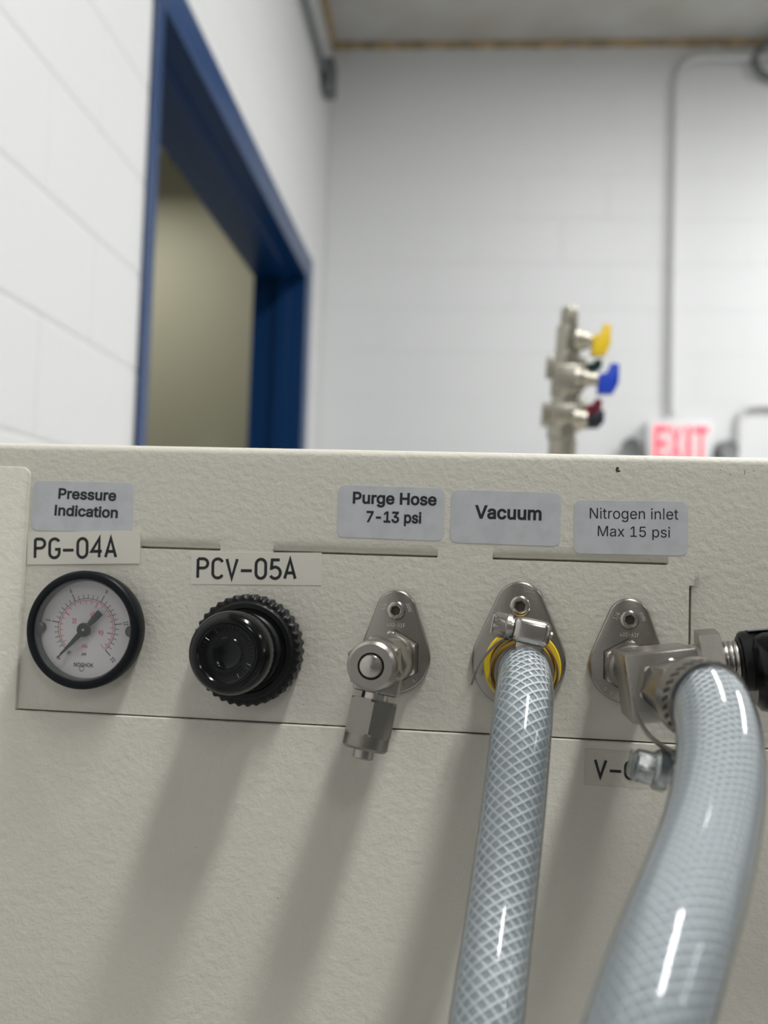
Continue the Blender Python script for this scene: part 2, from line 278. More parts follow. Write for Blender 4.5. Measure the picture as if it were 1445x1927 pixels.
# ------------------------------------------------------------------ lettering
# outlines: advance, then splines of (handle, point, handle) pairs, 1/1000 em
GL = {'-':[453,[[263,244,337,244,337,226,337,207,337,188,263,188,188,188,114,188,114,207,114,226,114,244,188,244]]],'/':[249,[[216,533,235,533,180,330,126,127,71,-76,52,-76,33,-76,14,-76,69,127,124,330,178,533,197,533]]],'0':[453,[[264,-7,227,-7,189,-7,157,3,130,24,103,45,83,74,69,113,55,152,48,199,48,254,48,309,55,356,69,395,83,434,104,464,130,484,157,505,189,516,227,516,264,516,296,505,323,484,350,464,370,434,384,395,398,356,405,309,405,254,405,199,398,152,384,113,370,74,350,45,323,24,297,3],[202,50,227,50,252,50,273,58,290,74,308,90,321,113,330,144,339,174,344,211,344,254,344,297,339,334,330,365,321,395,308,419,290,435,273,451,252,460,227,460,202,460,180,451,163,435,146,419,132,395,123,365,114,334,109,297,109,254,109,211,114,174,123,144,132,113,146,90,163,74,180,58]]],'1':[453,[[181,0,76,0,76,18,76,36,76,55,181,55,286,55,391,55,391,36,391,18,391,0,286,0],[250,509,276,509,276,339,276,170,276,0,255,0,234,0,212,0,212,149,212,299,212,448,211,448,210,448,209,448,168,418,127,388,86,358,86,381,86,404,86,427,123,454,161,481,198,509,224,509]]],'2':[453,[[172,0,64,0,64,16,64,32,64,47,121,108,177,168,234,229,254,249,270,267,282,282,295,298,304,313,311,327,317,341,320,356,320,371,320,390,316,405,308,419,299,432,288,442,273,449,259,456,242,460,224,460,204,460,187,456,172,447,158,439,147,428,139,413,131,399,127,382,127,362,107,362,86,362,66,362,66,392,72,419,86,442,100,465,119,483,143,496,167,509,194,516,225,516,255,516,282,509,306,497,329,484,348,467,361,445,374,424,381,399,381,372,381,354,378,335,371,318,364,300,353,280,336,259,319,237,296,211,267,180,229,140,191,100,153,60,153,59,153,58,153,57,231,57,310,57,389,57,389,38,389,19,389,0,281,0]]],'3':[453,[[252,-7,218,-7,187,-7,158,-1,133,10,107,21,86,37,70,57,54,78,46,103,44,132,66,132,87,132,109,132,111,114,117,99,126,87,136,75,149,65,165,59,181,53,199,50,219,50,239,50,258,53,275,61,292,68,305,79,315,93,324,107,329,124,329,145,329,163,325,181,316,196,307,212,293,224,275,234,256,243,231,248,201,248,186,248,172,248,157,248,157,265,157,282,157,299,200,349,244,399,288,448,288,450,288,451,288,452,215,452,142,452,70,452,70,471,70,490,70,509,171,509,272,509,372,509,372,493,372,477,372,461,319,400,265,339,211,278,211,282,211,285,211,289,249,293,281,288,308,276,335,263,356,246,371,222,386,199,393,173,393,145,393,115,385,89,370,66,355,43,335,25,309,12,282,0]]],'4':[453,[[164,105,40,105,40,123,40,141,40,158,109,275,178,392,247,509,268,509,289,509,311,509,243,394,176,280,109,166,109,165,109,164,109,163,210,163,312,163,413,163,413,144,413,125,413,105,289,105],[302,0,282,0,282,40,282,81,282,121,282,130,282,138,282,146,282,203,282,260,282,318,302,318,322,318,343,318,343,212,343,106,343,0,322,0]]],'5':[453,[[254,-7,221,-7,191,-7,164,-1,140,11,116,23,97,39,83,60,69,81,61,104,60,130,81,130,101,130,122,130,124,115,129,101,138,89,147,77,159,67,173,60,188,53,204,50,221,50,242,50,260,55,276,64,292,74,305,87,314,104,323,121,328,141,328,162,328,184,323,204,314,221,304,238,291,252,275,262,258,272,239,277,218,277,201,277,184,274,167,268,151,263,138,255,128,246,108,248,88,250,67,253,77,338,86,423,96,509,186,509,276,509,366,509,366,490,366,471,366,452,294,452,222,452,151,452,145,402,139,352,134,301,135,301,135,301,136,301,147,311,161,319,178,325,194,331,211,334,229,334,253,334,274,329,294,321,313,313,331,301,345,285,359,270,371,252,379,231,387,210,391,188,391,163,391,130,384,101,369,76,354,50,334,30,309,15,283,1]]],'6':[453,[[258,-7,226,-7,195,-7,167,0,142,15,118,29,98,49,84,74,71,100,64,129,64,162,64,186,69,212,80,239,91,266,110,300,137,340,176,396,214,453,252,509,276,509,299,509,322,509,265,426,208,344,151,261,149,261,147,261,145,261,150,271,157,280,165,288,174,296,184,302,196,307,207,312,221,314,235,314,266,314,293,308,316,295,339,282,357,263,370,240,382,216,389,189,389,157,389,125,382,97,368,73,354,48,334,28,310,14,286,0],[207,48,226,48,246,48,264,53,279,63,294,72,306,85,314,101,323,118,327,136,327,157,327,178,323,197,314,213,306,230,294,242,279,251,264,261,246,265,226,265,207,265,189,261,174,252,159,243,147,230,138,214,129,198,125,179,125,158,125,137,129,118,138,102,147,85,159,72,174,63,189,53]]],'7':[453,[[120,0,97,0,172,149,248,299,323,448,323,450,323,451,323,452,236,452,149,452,62,452,62,471,62,490,62,509,172,509,281,509,391,509,391,489,391,469,391,449,315,299,240,150,165,0,142,0]]],'9':[453,[[195,516,226,516,258,516,286,508,310,494,335,480,354,460,368,434,382,409,389,380,389,347,389,323,383,297,373,270,362,243,343,209,315,168,277,112,239,56,200,0,177,0,154,0,130,0,187,83,244,165,301,248,303,248,305,248,307,248,303,238,296,229,287,221,279,213,269,207,257,202,245,197,232,195,218,195,187,195,160,201,137,214,114,227,96,245,83,269,70,292,64,320,64,352,64,384,71,412,85,436,99,461,118,480,143,494,167,508],[246,460,226,460,207,460,189,456,174,446,159,437,147,424,138,407,130,391,125,372,125,352,125,330,130,312,138,295,147,279,159,266,174,257,189,248,207,243,226,243,246,243,263,248,279,257,294,266,306,279,314,295,323,311,327,330,327,350,327,372,323,391,314,407,306,424,294,437,279,446,264,456]]],'A':[480,[[39,0,16,0,78,170,140,339,201,509,226,509,251,509,276,509,338,339,401,170,463,0,440,0,418,0,395,0,359,101,323,202,287,302,281,321,273,344,264,372,255,400,245,435,232,478,236,478,241,478,245,478,233,435,222,399,213,371,204,343,196,320,191,302,155,202,120,101,85,0,62,0],[197,142,110,142,110,161,110,180,110,199,197,199,283,199,370,199,370,180,370,161,370,142,283,142]]],'E':[419,[[165,0,60,0,60,170,60,339,60,509,164,509,268,509,372,509,372,490,372,471,372,452,290,452,207,452,125,452,125,396,125,341,125,286,202,286,278,286,355,286,355,267,355,248,355,229,278,229,202,229,125,229,125,172,125,114,125,57,208,57,292,57,375,57,375,38,375,19,375,0,270,0]]],'F':[410,[[82,0,60,0,60,170,60,339,60,509,163,509,266,509,369,509,369,490,369,471,369,452,288,452,206,452,125,452,125,394,125,336,125,278,198,278,272,278,346,278,346,259,346,240,346,221,272,221,198,221,125,221,125,147,125,74,125,0,103,0]]],'G':[520,[[309,-7,269,-7,223,-7,184,4,149,25,115,46,88,77,69,116,50,155,40,201,40,254,40,308,50,354,69,393,88,432,115,462,149,484,183,505,221,516,265,516,292,516,317,512,340,504,364,496,385,484,403,469,422,454,437,437,449,416,461,396,470,373,474,349,452,349,430,349,408,349,403,365,396,380,387,393,379,406,368,417,356,427,344,436,330,444,315,448,300,453,283,456,265,456,235,456,208,448,183,432,159,417,139,394,125,364,111,334,103,297,103,254,103,211,111,175,125,145,140,115,159,92,184,76,209,61,237,53,269,53,297,53,323,59,345,71,367,83,384,101,396,123,409,146,415,172,415,202,421,201,428,200,434,199,384,199,333,199,283,199,283,218,283,237,283,256,348,256,413,256,478,256,478,237,478,219,478,200,478,158,469,122,451,91,433,60,408,36,377,19,345,2]]],'H':[517,[[82,0,60,0,60,170,60,339,60,509,82,509,103,509,125,509,125,435,125,362,125,289,214,289,303,289,392,289,392,362,392,435,392,509,414,509,435,509,457,509,457,339,457,170,457,0,435,0,414,0,392,0,392,77,392,155,392,232,303,232,214,232,125,232,125,155,125,77,125,0,103,0]]],'I':[300,[[111,0,31,0,31,19,31,38,31,57,60,57,89,57,118,57,118,189,118,320,118,452,89,452,60,452,31,452,31,471,31,490,31,509,111,509,190,509,269,509,269,490,269,471,269,452,240,452,212,452,183,452,183,320,183,189,183,57,212,57,240,57,269,57,269,38,269,19,269,0,190,0]]],'K':[467,[[146,189,104,145,104,169,104,193,104,216,116,232,128,247,139,261,151,275,162,290,174,303,187,317,199,331,212,344,262,399,313,454,364,509,392,509,420,509,448,509,376,431,304,353,231,276,230,276,229,276,228,276,187,233],[82,0,60,0,60,170,60,339,60,509,82,509,103,509,125,509,125,451,125,392,125,334,124,298,124,261,124,225,124,214,124,204,125,193,125,129,125,64,125,0,103,0],[398,0,372,0,311,86,249,173,188,259,201,276,215,293,228,309,302,206,375,103,449,0,423,0]]],'L':[393,[[160,0,60,0,60,170,60,339,60,509,82,509,103,509,125,509,125,358,125,208,125,57,203,57,282,57,361,57,361,38,361,19,361,0,261,0]]],'M':[628,[[81,0,60,0,60,170,60,339,60,509,91,509,121,509,152,509,193,402,235,294,277,187,280,180,284,170,287,159,291,148,295,136,299,123,303,110,307,97,311,84,315,71,319,59,322,49,317,49,312,49,307,49,310,59,314,70,318,83,322,95,326,108,330,121,334,134,338,147,342,158,346,170,349,179,352,187,394,294,435,402,476,509,507,509,537,509,568,509,568,339,568,170,568,0,547,0,525,0,504,0,504,97,504,194,504,291,504,302,504,314,504,327,505,340,505,354,505,369,505,383,506,398,506,413,506,428,507,443,507,457,509,457,511,457,513,457,508,441,503,426,498,409,492,393,487,378,482,363,477,348,472,334,467,322,463,309,459,299,456,291,418,194,380,97,342,0,323,0,305,0,286,0,248,97,209,194,170,291,167,299,163,309,159,321,155,333,150,346,145,361,140,376,135,391,129,408,124,424,118,441,112,457,114,457,117,457,119,457,119,444,120,431,120,416,120,401,121,387,121,372,121,357,121,342,122,328,122,315,122,302,122,291,122,194,122,97,122,0,101,0]]],'N':[523,[[82,0,60,0,60,170,60,339,60,509,85,509,111,509,136,509,205,400,274,291,343,183,349,174,355,164,363,151,370,138,379,123,388,107,396,90,405,73,414,55,411,55,408,54,405,54,403,72,401,90,401,108,400,126,399,142,399,157,399,172,399,185,399,195,399,300,399,404,399,509,420,509,442,509,463,509,463,339,463,170,463,0,438,0,412,0,387,0,325,97,264,193,202,290,194,303,186,316,177,331,169,345,159,362,148,381,137,400,123,424,108,452,111,453,115,453,119,454,120,428,121,405,122,384,123,362,124,344,124,328,125,312,125,300,125,291,125,194,125,97,125,0,103,0]]],'O':[533,[[311,-7,267,-7,223,-7,184,4,150,25,116,46,90,76,70,115,50,154,40,201,40,254,40,308,50,354,70,393,90,432,116,462,150,484,184,505,223,516,267,516,311,516,350,505,384,484,418,462,444,432,464,393,483,354,493,308,493,254,493,201,483,154,464,115,444,76,418,46,384,25,350,4],[236,53,267,53,297,53,325,61,349,76,374,91,394,114,408,144,423,174,430,211,430,254,430,298,423,335,408,365,394,395,374,417,349,433,325,448,297,456,267,456,236,456,209,448,184,433,159,417,140,394,125,364,111,334,103,297,103,254,103,211,111,174,125,144,140,114,159,92,184,76,209,61]]],'P':[445,[[82,0,60,0,60,170,60,339,60,509,118,509,177,509,235,509,274,509,307,502,332,487,358,473,377,454,390,430,402,405,409,378,409,348,409,317,402,290,390,265,377,241,358,222,332,207,307,193,274,186,235,186,193,186,151,186,109,186,109,205,109,224,109,242,150,242,191,242,233,242,259,242,281,247,297,256,313,265,325,278,333,294,341,310,344,328,344,348,344,368,341,386,333,402,325,417,313,430,297,439,280,448,259,452,232,452,196,452,160,452,125,452,125,301,125,151,125,0,103,0]]],'S':[447,[[263,-9,224,-9,187,-9,155,-3,128,9,100,21,79,38,64,60,49,82,40,107,38,137,60,137,82,137,104,137,106,117,112,101,123,88,134,75,149,65,166,59,184,52,203,49,224,49,247,49,268,53,286,60,304,68,319,78,329,92,340,105,346,121,346,139,346,155,341,169,332,179,323,189,311,198,296,205,281,211,264,217,245,222,224,228,204,234,184,239,142,251,109,268,86,289,63,311,52,339,52,372,52,401,60,426,75,448,90,469,111,486,138,498,164,510,194,516,227,516,261,516,290,510,316,498,342,486,362,469,377,449,392,428,400,404,401,378,380,378,358,378,337,378,335,403,323,423,302,437,281,451,256,459,225,459,203,459,184,455,167,448,151,441,138,431,129,418,120,406,115,391,115,376,115,358,120,344,131,334,142,323,154,314,169,308,184,302,199,297,212,293,230,289,247,284,264,279,279,275,295,270,312,264,328,257,344,248,359,238,373,227,385,214,395,198,404,181,408,162,408,139,408,111,401,86,386,64,372,41,351,24,323,11,296,-2]]],'T':[449,[[85,452,32,452,32,471,32,490,32,509,160,509,288,509,417,509,417,490,417,471,417,452,363,452,310,452,257,452,257,301,257,151,257,0,235,0,214,0,193,0,193,151,193,301,193,452,139,452]]],'V':[480,[[229,0,204,0,141,170,79,339,16,509,39,509,62,509,84,509,120,408,156,307,192,206,198,189,206,166,215,137,224,109,235,73,248,31,243,31,239,31,235,31,247,74,258,110,267,138,276,166,284,189,290,206,325,307,360,408,395,509,417,509,440,509,463,509,401,339,340,170,278,0,253,0]]],'W':[686,[[180,0,155,0,109,170,63,339,16,509,38,509,60,509,82,509,109,404,136,300,163,196,168,179,172,163,175,145,179,128,183,111,187,94,190,76,194,58,197,40,194,40,192,40,189,40,193,58,196,76,200,94,203,111,207,128,211,145,215,163,220,179,224,196,251,300,279,404,306,509,331,509,355,509,380,509,407,404,434,300,462,196,466,179,470,163,474,145,478,128,482,111,486,94,490,76,494,58,497,40,494,40,491,40,488,40,492,58,495,76,499,94,502,111,506,128,510,145,515,163,519,179,523,196,550,300,576,404,603,509,625,509,647,509,670,509,623,339,577,170,530,0,505,0,480,0,455,0,426,108,397,215,368,323,362,344,357,367,351,391,346,416,341,444,336,475,341,475,345,475,350,475,345,445,340,419,335,395,330,371,324,347,318,323,289,215,260,108,230,0,205,0]]],'X':[474,[[43,0,18,0,84,95,151,190,217,284,217,268,217,252,217,236,155,327,92,418,29,509,54,509,79,509,104,509,129,473,153,437,178,400,188,385,197,372,204,361,211,350,217,340,223,329,229,318,236,306,243,292,240,292,236,292,232,292,239,306,246,318,252,329,258,339,264,350,272,361,279,372,288,385,298,400,323,437,348,473,374,509,398,509,422,509,446,509,384,419,321,329,259,239,259,255,259,271,259,287,324,191,390,96,456,0,431,0,406,0,382,0,352,43,322,86,292,129,283,143,275,155,268,165,262,175,256,185,250,195,244,206,238,217,230,231,235,231,240,231,244,231,238,218,231,207,225,196,219,186,213,176,206,166,199,155,191,143,182,129,152,86,122,43,91,0,67,0]]],'a':[389,[[182,-9,160,-9,136,-9,114,-4,94,5,75,14,59,27,48,45,36,62,30,83,30,108,30,130,35,147,43,161,52,175,63,185,78,193,92,201,108,207,125,211,143,215,160,218,178,220,201,223,219,225,234,227,248,228,258,231,265,235,272,239,276,245,276,255,276,255,276,256,276,257,276,272,273,286,267,297,261,308,252,316,240,322,228,328,213,331,196,331,178,331,162,328,149,322,136,317,126,309,118,301,110,292,104,283,100,274,80,280,61,285,41,291,50,314,62,332,79,346,95,360,113,369,133,375,153,381,173,384,194,384,208,384,223,383,239,379,255,376,271,370,286,360,301,351,313,338,322,320,332,303,337,280,337,251,337,168,337,84,337,0,317,0,297,0,277,0,277,17,277,35,277,52,275,52,274,52,272,52,268,43,261,34,252,25,243,15,230,7,215,1,200,-5],[155,45,170,45,193,45,212,50,228,59,243,68,255,79,263,93,271,107,276,122,276,138,276,155,276,173,276,190,273,187,268,184,259,182,251,180,242,178,231,176,221,174,210,172,200,171,190,170,182,169,175,168,161,166,147,163,134,159,121,154,111,148,103,139,96,131,92,119,92,105,92,92,95,81,102,72,109,63,118,57,130,52,142,48]]],'c':[396,[[226,-8,207,-8,173,-8,143,0,117,16,91,33,71,56,56,85,41,114,34,149,34,187,34,227,41,262,56,291,71,321,91,343,117,360,143,376,173,384,207,384,226,384,243,382,260,377,276,372,292,365,305,356,319,347,330,335,340,322,350,309,357,294,362,277,342,272,322,267,303,262,300,272,296,281,290,289,285,297,278,305,270,311,262,317,253,322,242,325,232,328,220,330,207,330,182,330,161,323,145,310,129,297,116,280,108,258,100,237,96,213,96,187,96,162,100,139,108,117,116,96,129,79,145,66,161,53,182,46,207,46,220,46,232,48,243,52,253,55,263,60,271,66,279,72,286,80,292,89,297,97,301,107,304,117,324,112,343,107,363,102,358,85,351,70,341,56,332,43,320,31,306,21,293,12,277,4,261,-1,244,-6]]],'d':[424,[[219,-8,195,-8,164,-8,136,0,111,16,87,32,68,55,55,84,41,114,34,149,34,189,34,229,41,263,55,293,69,322,88,345,112,361,136,376,164,384,196,384,219,384,238,381,253,373,268,365,279,356,287,346,296,336,302,327,306,319,308,319,309,319,311,319,311,382,311,446,311,509,331,509,351,509,372,509,372,339,372,170,372,0,352,0,332,0,313,0,313,20,313,39,313,59,311,59,309,59,307,59,302,51,295,42,287,31,278,21,267,12,252,4,238,-4],[181,47,205,47,227,47,247,53,263,65,279,77,291,94,299,115,308,136,312,161,312,189,312,217,308,242,300,263,292,284,279,300,263,312,247,324,228,330,205,330,181,330,161,324,145,311,129,299,116,282,108,261,100,240,96,216,96,189,96,162,100,138,109,117,117,95,129,78,145,66,161,53]]],'e':[404,[[238,-8,212,-8,175,-8,143,0,117,16,90,33,70,56,56,85,41,114,34,148,34,187,34,226,41,260,55,290,69,319,89,343,115,359,141,376,171,384,205,384,226,384,246,381,266,374,285,367,303,356,319,341,335,326,348,306,357,282,366,258,371,228,371,194,371,186,371,178,371,169,272,169,174,169,75,169,75,187,75,204,75,221,163,221,250,221,338,221,329,215,319,208,310,202,310,227,306,249,298,269,290,288,278,303,263,314,247,325,228,330,205,330,182,330,163,325,146,313,130,302,118,288,109,270,100,251,96,232,96,211,96,200,96,189,96,178,96,150,101,126,110,106,120,87,134,72,151,61,168,51,189,46,212,46,228,46,241,48,254,53,266,57,277,64,285,73,294,82,301,93,306,105,325,101,345,96,365,91,359,71,349,54,335,39,321,24,303,13,283,4,262,-4]]],'g':[425,[[238,-151,207,-151,179,-151,155,-147,134,-140,113,-132,96,-123,82,-110,69,-98,58,-84,51,-69,67,-60,84,-50,101,-41,107,-49,113,-57,122,-66,130,-75,141,-82,154,-88,168,-94,186,-97,207,-97,238,-97,263,-90,282,-75,302,-60,311,-37,311,-6,311,19,311,44,311,68,310,68,308,68,306,68,301,60,295,51,287,41,278,32,267,23,252,16,238,8,219,5,195,5,164,5,137,12,113,27,88,41,69,62,55,90,41,118,34,152,34,191,34,230,41,264,55,293,69,322,88,345,112,361,137,376,165,384,196,384,220,384,239,381,253,373,268,365,280,356,288,346,297,336,303,327,308,319,309,319,311,319,313,319,313,339,313,359,313,379,333,379,353,379,372,379,372,250,372,121,372,-9,372,-42,365,-69,350,-90,335,-111,316,-126,291,-136,266,-146],[181,59,205,59,228,59,248,64,264,75,280,86,292,101,300,121,308,141,312,165,312,193,312,220,308,243,300,264,292,284,280,301,264,312,248,324,228,330,205,330,181,330,161,324,145,312,129,299,117,283,109,262,100,242,96,219,96,193,96,166,100,143,109,123,117,103,129,87,145,76,162,65]]],'i':[167,[[73,0,53,0,53,126,53,253,53,379,73,379,93,379,114,379,114,253,114,126,114,0,93,0],[95,443,84,443,72,443,62,447,54,455,45,462,41,472,41,483,41,494,45,504,54,512,62,520,72,524,84,524,95,524,106,520,114,512,122,504,126,494,126,483,126,472,122,462,114,455,106,447]]],'k':[381,[[132,158,110,137,110,162,110,187,110,212,113,212,117,212,121,212,175,268,230,323,284,379,310,379,335,379,360,379,301,319,243,259,184,199,182,199,179,199,177,199,155,178],[73,0,53,0,53,170,53,339,53,509,73,509,93,509,114,509,114,339,114,170,114,0,93,0],[320,0,294,0,245,62,197,124,148,186,162,200,177,214,191,229,252,152,312,76,372,0,346,0]]],'l':[189,[[147,-2,139,-2,110,-2,88,5,74,20,60,35,53,57,53,84,53,226,53,367,53,509,73,509,93,509,114,509,114,372,114,235,114,99,114,81,116,69,120,62,125,55,133,52,146,52,152,52,157,52,160,53,164,53,167,54,170,54,173,37,177,20,181,3,175,1,169,0,162,-1,154,-2]]],'m':[610,[[73,0,53,0,53,126,53,253,53,379,72,379,92,379,112,379,112,351,112,323,112,295,111,295,109,295,108,295,113,316,121,332,132,346,144,359,157,369,172,376,187,383,203,386,219,386,247,386,270,378,287,361,305,344,316,322,321,295,318,295,315,295,312,295,317,313,325,329,337,343,349,357,364,367,381,375,398,382,416,386,437,386,459,386,479,381,497,372,515,362,530,348,541,328,551,309,557,285,557,255,557,170,557,85,557,0,536,0,516,0,496,0,496,85,496,169,496,254,496,281,488,301,473,313,457,325,439,330,419,330,402,330,387,327,374,320,362,313,352,303,345,290,339,278,335,263,335,247,335,165,335,82,335,0,315,0,295,0,274,0,274,87,274,173,274,260,274,281,267,298,253,311,239,324,221,330,199,330,185,330,171,327,158,320,144,313,134,303,126,289,118,276,114,258,114,238,114,159,114,79,114,0,93,0]]],'n':[410,[[114,249,114,227,114,151,114,76,114,0,93,0,73,0,53,0,53,126,53,253,53,379,72,379,92,379,112,379,112,349,112,318,112,287,109,287,106,287,102,287,114,322,131,347,152,362,174,377,199,384,227,384,253,384,276,379,295,369,314,358,330,342,341,321,352,299,357,273,357,240,357,160,357,80,357,0,337,0,316,0,296,0,296,78,296,157,296,235,296,265,288,288,273,304,258,321,237,329,210,329,192,329,175,325,161,317,146,309,135,298,126,283,118,267]]],'o':[415,[[242,-8,207,-8,173,-8,143,0,117,16,91,33,71,56,56,85,41,114,34,149,34,187,34,227,41,262,56,291,71,321,91,343,117,360,143,376,173,384,207,384,242,384,273,376,299,360,325,343,345,321,359,291,374,262,381,227,381,187,381,149,374,114,359,85,345,56,325,33,299,16,273,0],[182,46,207,46,233,46,254,53,270,66,287,79,299,96,307,117,315,139,319,162,319,187,319,213,315,236,307,258,299,280,287,297,270,310,254,323,233,330,207,330,182,330,161,323,145,310,129,297,116,280,108,258,100,237,96,213,96,187,96,162,100,139,108,117,116,96,129,79,145,66,161,53]]],'p':[424,[[73,-143,53,-143,53,31,53,205,53,379,72,379,92,379,112,379,112,359,112,339,112,319,114,319,116,319,118,319,123,327,129,336,137,346,145,356,157,365,171,373,186,381,205,384,229,384,261,384,289,376,313,361,337,345,356,322,370,293,383,263,390,229,390,189,390,149,383,114,370,84,356,55,337,32,313,16,289,0,261,-8,229,-8,206,-8,187,-4,173,4,158,12,146,21,138,31,130,42,123,51,118,59,117,59,115,59,114,59,114,-8,114,-76,114,-143,93,-143],[197,47,220,47,244,47,263,53,279,66,295,78,308,95,316,117,324,138,328,162,328,189,328,216,324,240,316,261,308,282,296,299,280,311,264,324,244,330,220,330,197,330,177,324,161,312,145,300,133,284,125,263,117,242,113,217,113,189,113,161,117,136,125,115,133,94,146,77,162,65,178,53]]],'r':[259,[[73,0,53,0,53,126,53,253,53,379,72,379,92,379,112,379,112,360,112,340,112,321,113,321,114,321,115,321,122,340,135,355,152,367,170,379,190,385,213,385,218,385,223,385,229,384,235,384,240,384,243,384,243,363,243,343,243,322,242,323,237,323,230,324,223,325,215,326,207,326,189,326,173,322,159,315,145,307,134,297,126,284,118,270,114,255,114,237,114,158,114,79,114,0,93,0]]],'s':[365,[[211,-8,182,-8,156,-8,133,-4,112,3,92,11,75,23,62,38,49,53,40,72,36,94,55,98,74,102,94,107,99,86,109,70,124,60,139,50,158,45,181,45,208,45,229,51,244,62,260,74,268,87,268,103,268,116,263,127,254,136,245,144,231,151,212,155,191,160,170,165,149,170,115,178,89,191,72,208,55,225,47,247,47,274,47,296,53,315,65,332,77,348,94,361,115,370,136,380,160,384,187,384,213,384,235,380,254,372,272,365,287,353,299,339,310,325,319,309,324,290,305,286,287,281,268,277,263,292,255,304,243,316,230,327,212,333,187,333,165,333,146,327,131,317,116,306,109,293,109,277,109,263,114,252,124,243,134,235,150,228,172,223,191,218,210,214,229,209,264,201,290,188,306,171,323,154,331,133,331,107,331,84,325,64,312,47,300,30,282,16,260,6,237,-3]]],'t':[227,[[138,379,204,379,204,362,204,344,204,327,138,327,72,327,6,327,6,344,6,362,6,379,72,379],[65,345,65,471,85,471,106,471,126,471,126,347,126,222,126,98,126,81,129,69,136,61,143,54,154,50,170,50,174,50,179,50,185,51,191,52,197,53,202,54,206,36,209,19,213,2,207,0,200,-2,192,-3,184,-4,176,-4,168,-4,136,-4,110,4,92,21,74,38,65,62,65,93,65,219]]],'u':[410,[[211,-5,182,-5,157,-5,134,0,115,11,95,21,80,37,69,59,58,80,53,107,53,139,53,219,53,299,53,379,73,379,93,379,114,379,114,301,114,222,114,144,114,114,121,91,137,75,152,58,173,50,200,50,218,50,235,54,249,62,264,70,275,81,283,97,292,112,296,131,296,153,296,228,296,304,296,379,316,379,337,379,357,379,357,253,357,126,357,0,337,0,318,0,298,0,298,31,298,61,298,92,301,92,304,92,307,92,295,57,279,32,257,17,235,2]]],'x':[379,[[44,0,21,0,71,73,121,145,171,218,171,202,171,187,171,171,124,240,76,310,29,379,52,379,76,379,100,379,116,355,132,330,147,306,160,287,170,270,179,253,188,237,198,221,207,206,197,206,186,206,175,206,185,221,194,237,202,253,211,270,221,287,233,306,249,330,266,355,282,379,305,379,328,379,352,379,304,309,256,239,209,169,209,184,209,199,209,214,258,143,308,71,358,0,334,0,310,0,287,0,268,28,249,57,231,85,219,103,209,120,200,136,191,152,182,167,173,182,183,182,194,182,205,182,195,167,186,152,178,136,170,120,160,103,148,85,129,57,110,28,91,0,68,0]]]}
GL['I'] = [200, [[[70, 0], [130, 0], [130, 509], [70, 509]]]]
GL['l'] = [180, [[[62, 0], [118, 0], [118, 530], [62, 530]]]]
CAP = 509.
def glyph_polys(ch, bold):
    """outer rings with their holes, in em units, strokes swollen by bold"""
    rings = []
    for L in GL[ch][1]:
        P = []
        if isinstance(L[0], list): P = [Vector((p[0], p[1])) * .001 for p in L]
        else:
            n = len(L) // 6; q = [[Vector((L[6 * i + 2 * k], L[6 * i + 2 * k + 1])) * .001 for k in range(3)] for i in range(n)]
            for i in range(n):
                a, b, c, d = q[i][1], q[i][2], q[(i + 1) % n][0], q[(i + 1) % n][1]
                ab = (d - a).normalized() if (d - a).length > 1e-6 else Vector((1, 0))
                st = max(abs((b - a).cross(ab)), abs((c - a).cross(ab))) < .002
                for k in range(1 if st else 4):
                    s = k / 4; P.append(a * (1 - s) ** 3 + b * 3 * s * (1 - s) ** 2 + c * 3 * s * s * (1 - s) + d * s ** 3)
        Q = [p for i, p in enumerate(P) if (p - P[i - 1]).length > (.007 if bold > .01 else .0015)]
        ar = sum(Q[i - 1].cross(Q[i]) for i in range(len(Q))) / 2
        rings.append([Q, ar])
    sg = 1 if max(rings, key=lambda r: abs(r[1]))[1] > 0 else -1
    out = []
    for Q, ar in rings:
        n = len(Q); W = []
        for i in range(n):
            e1 = (Q[i] - Q[i - 1]).normalized(); e2 = (Q[(i + 1) % n] - Q[i]).normalized()
            m = e1 + e2
            if m.length < .2: m = e1
            m.normalize(); nn = Vector((m.y, -m.x)) * sg
            W.append(Q[i] + nn * bold / max(.6, abs(nn.dot(Vector((e1.y, -e1.x))))))
        out.append((W, ar * sg > 0))
    # non-zero winding fill, cut into level slabs so that strokes may cross
    E = [(W[k - 1], W[k]) for W, _ in out for k in range(len(W)) if abs(W[k - 1].y - W[k].y) > 1e-7]
    ys = {round(p.y, 5) for e in E for p in e}
    for m in range(len(E)):
        for n in range(m + 2, len(E)):
            (a, b), (c, d) = E[m], E[n]; r, s = b - a, d - c; q = r.cross(s)
            if abs(q) < 1e-9: continue
            u, v = (c - a).cross(s) / q, (c - a).cross(r) / q
            if 1e-4 < u < 1 - 1e-4 and 1e-4 < v < 1 - 1e-4: ys.add(round(a.y + r.y * u, 5))
    ys = sorted(ys); quads = []
    for y0, y1 in zip(ys, ys[1:]):
        if y1 - y0 < 3e-5: continue
        ym = (y0 + y1) / 2; X = []
        for a, b in E:
            if (a.y > ym) != (b.y > ym):
                f = lambda y: a.x + (b.x - a.x) * (y - a.y) / (b.y - a.y)
                X.append((f(ym), f(y0), f(y1), 1 if b.y > a.y else -1))
        X.sort(); w = 0; st = None
        for x in X:
            if w == 0: st = x
            w += x[3]
            if w == 0: quads.append(((st[1], y0), (x[1], y0), (x[2], y1), (st[2], y1)))
    return quads, [W for W, _ in out]
GC = {}
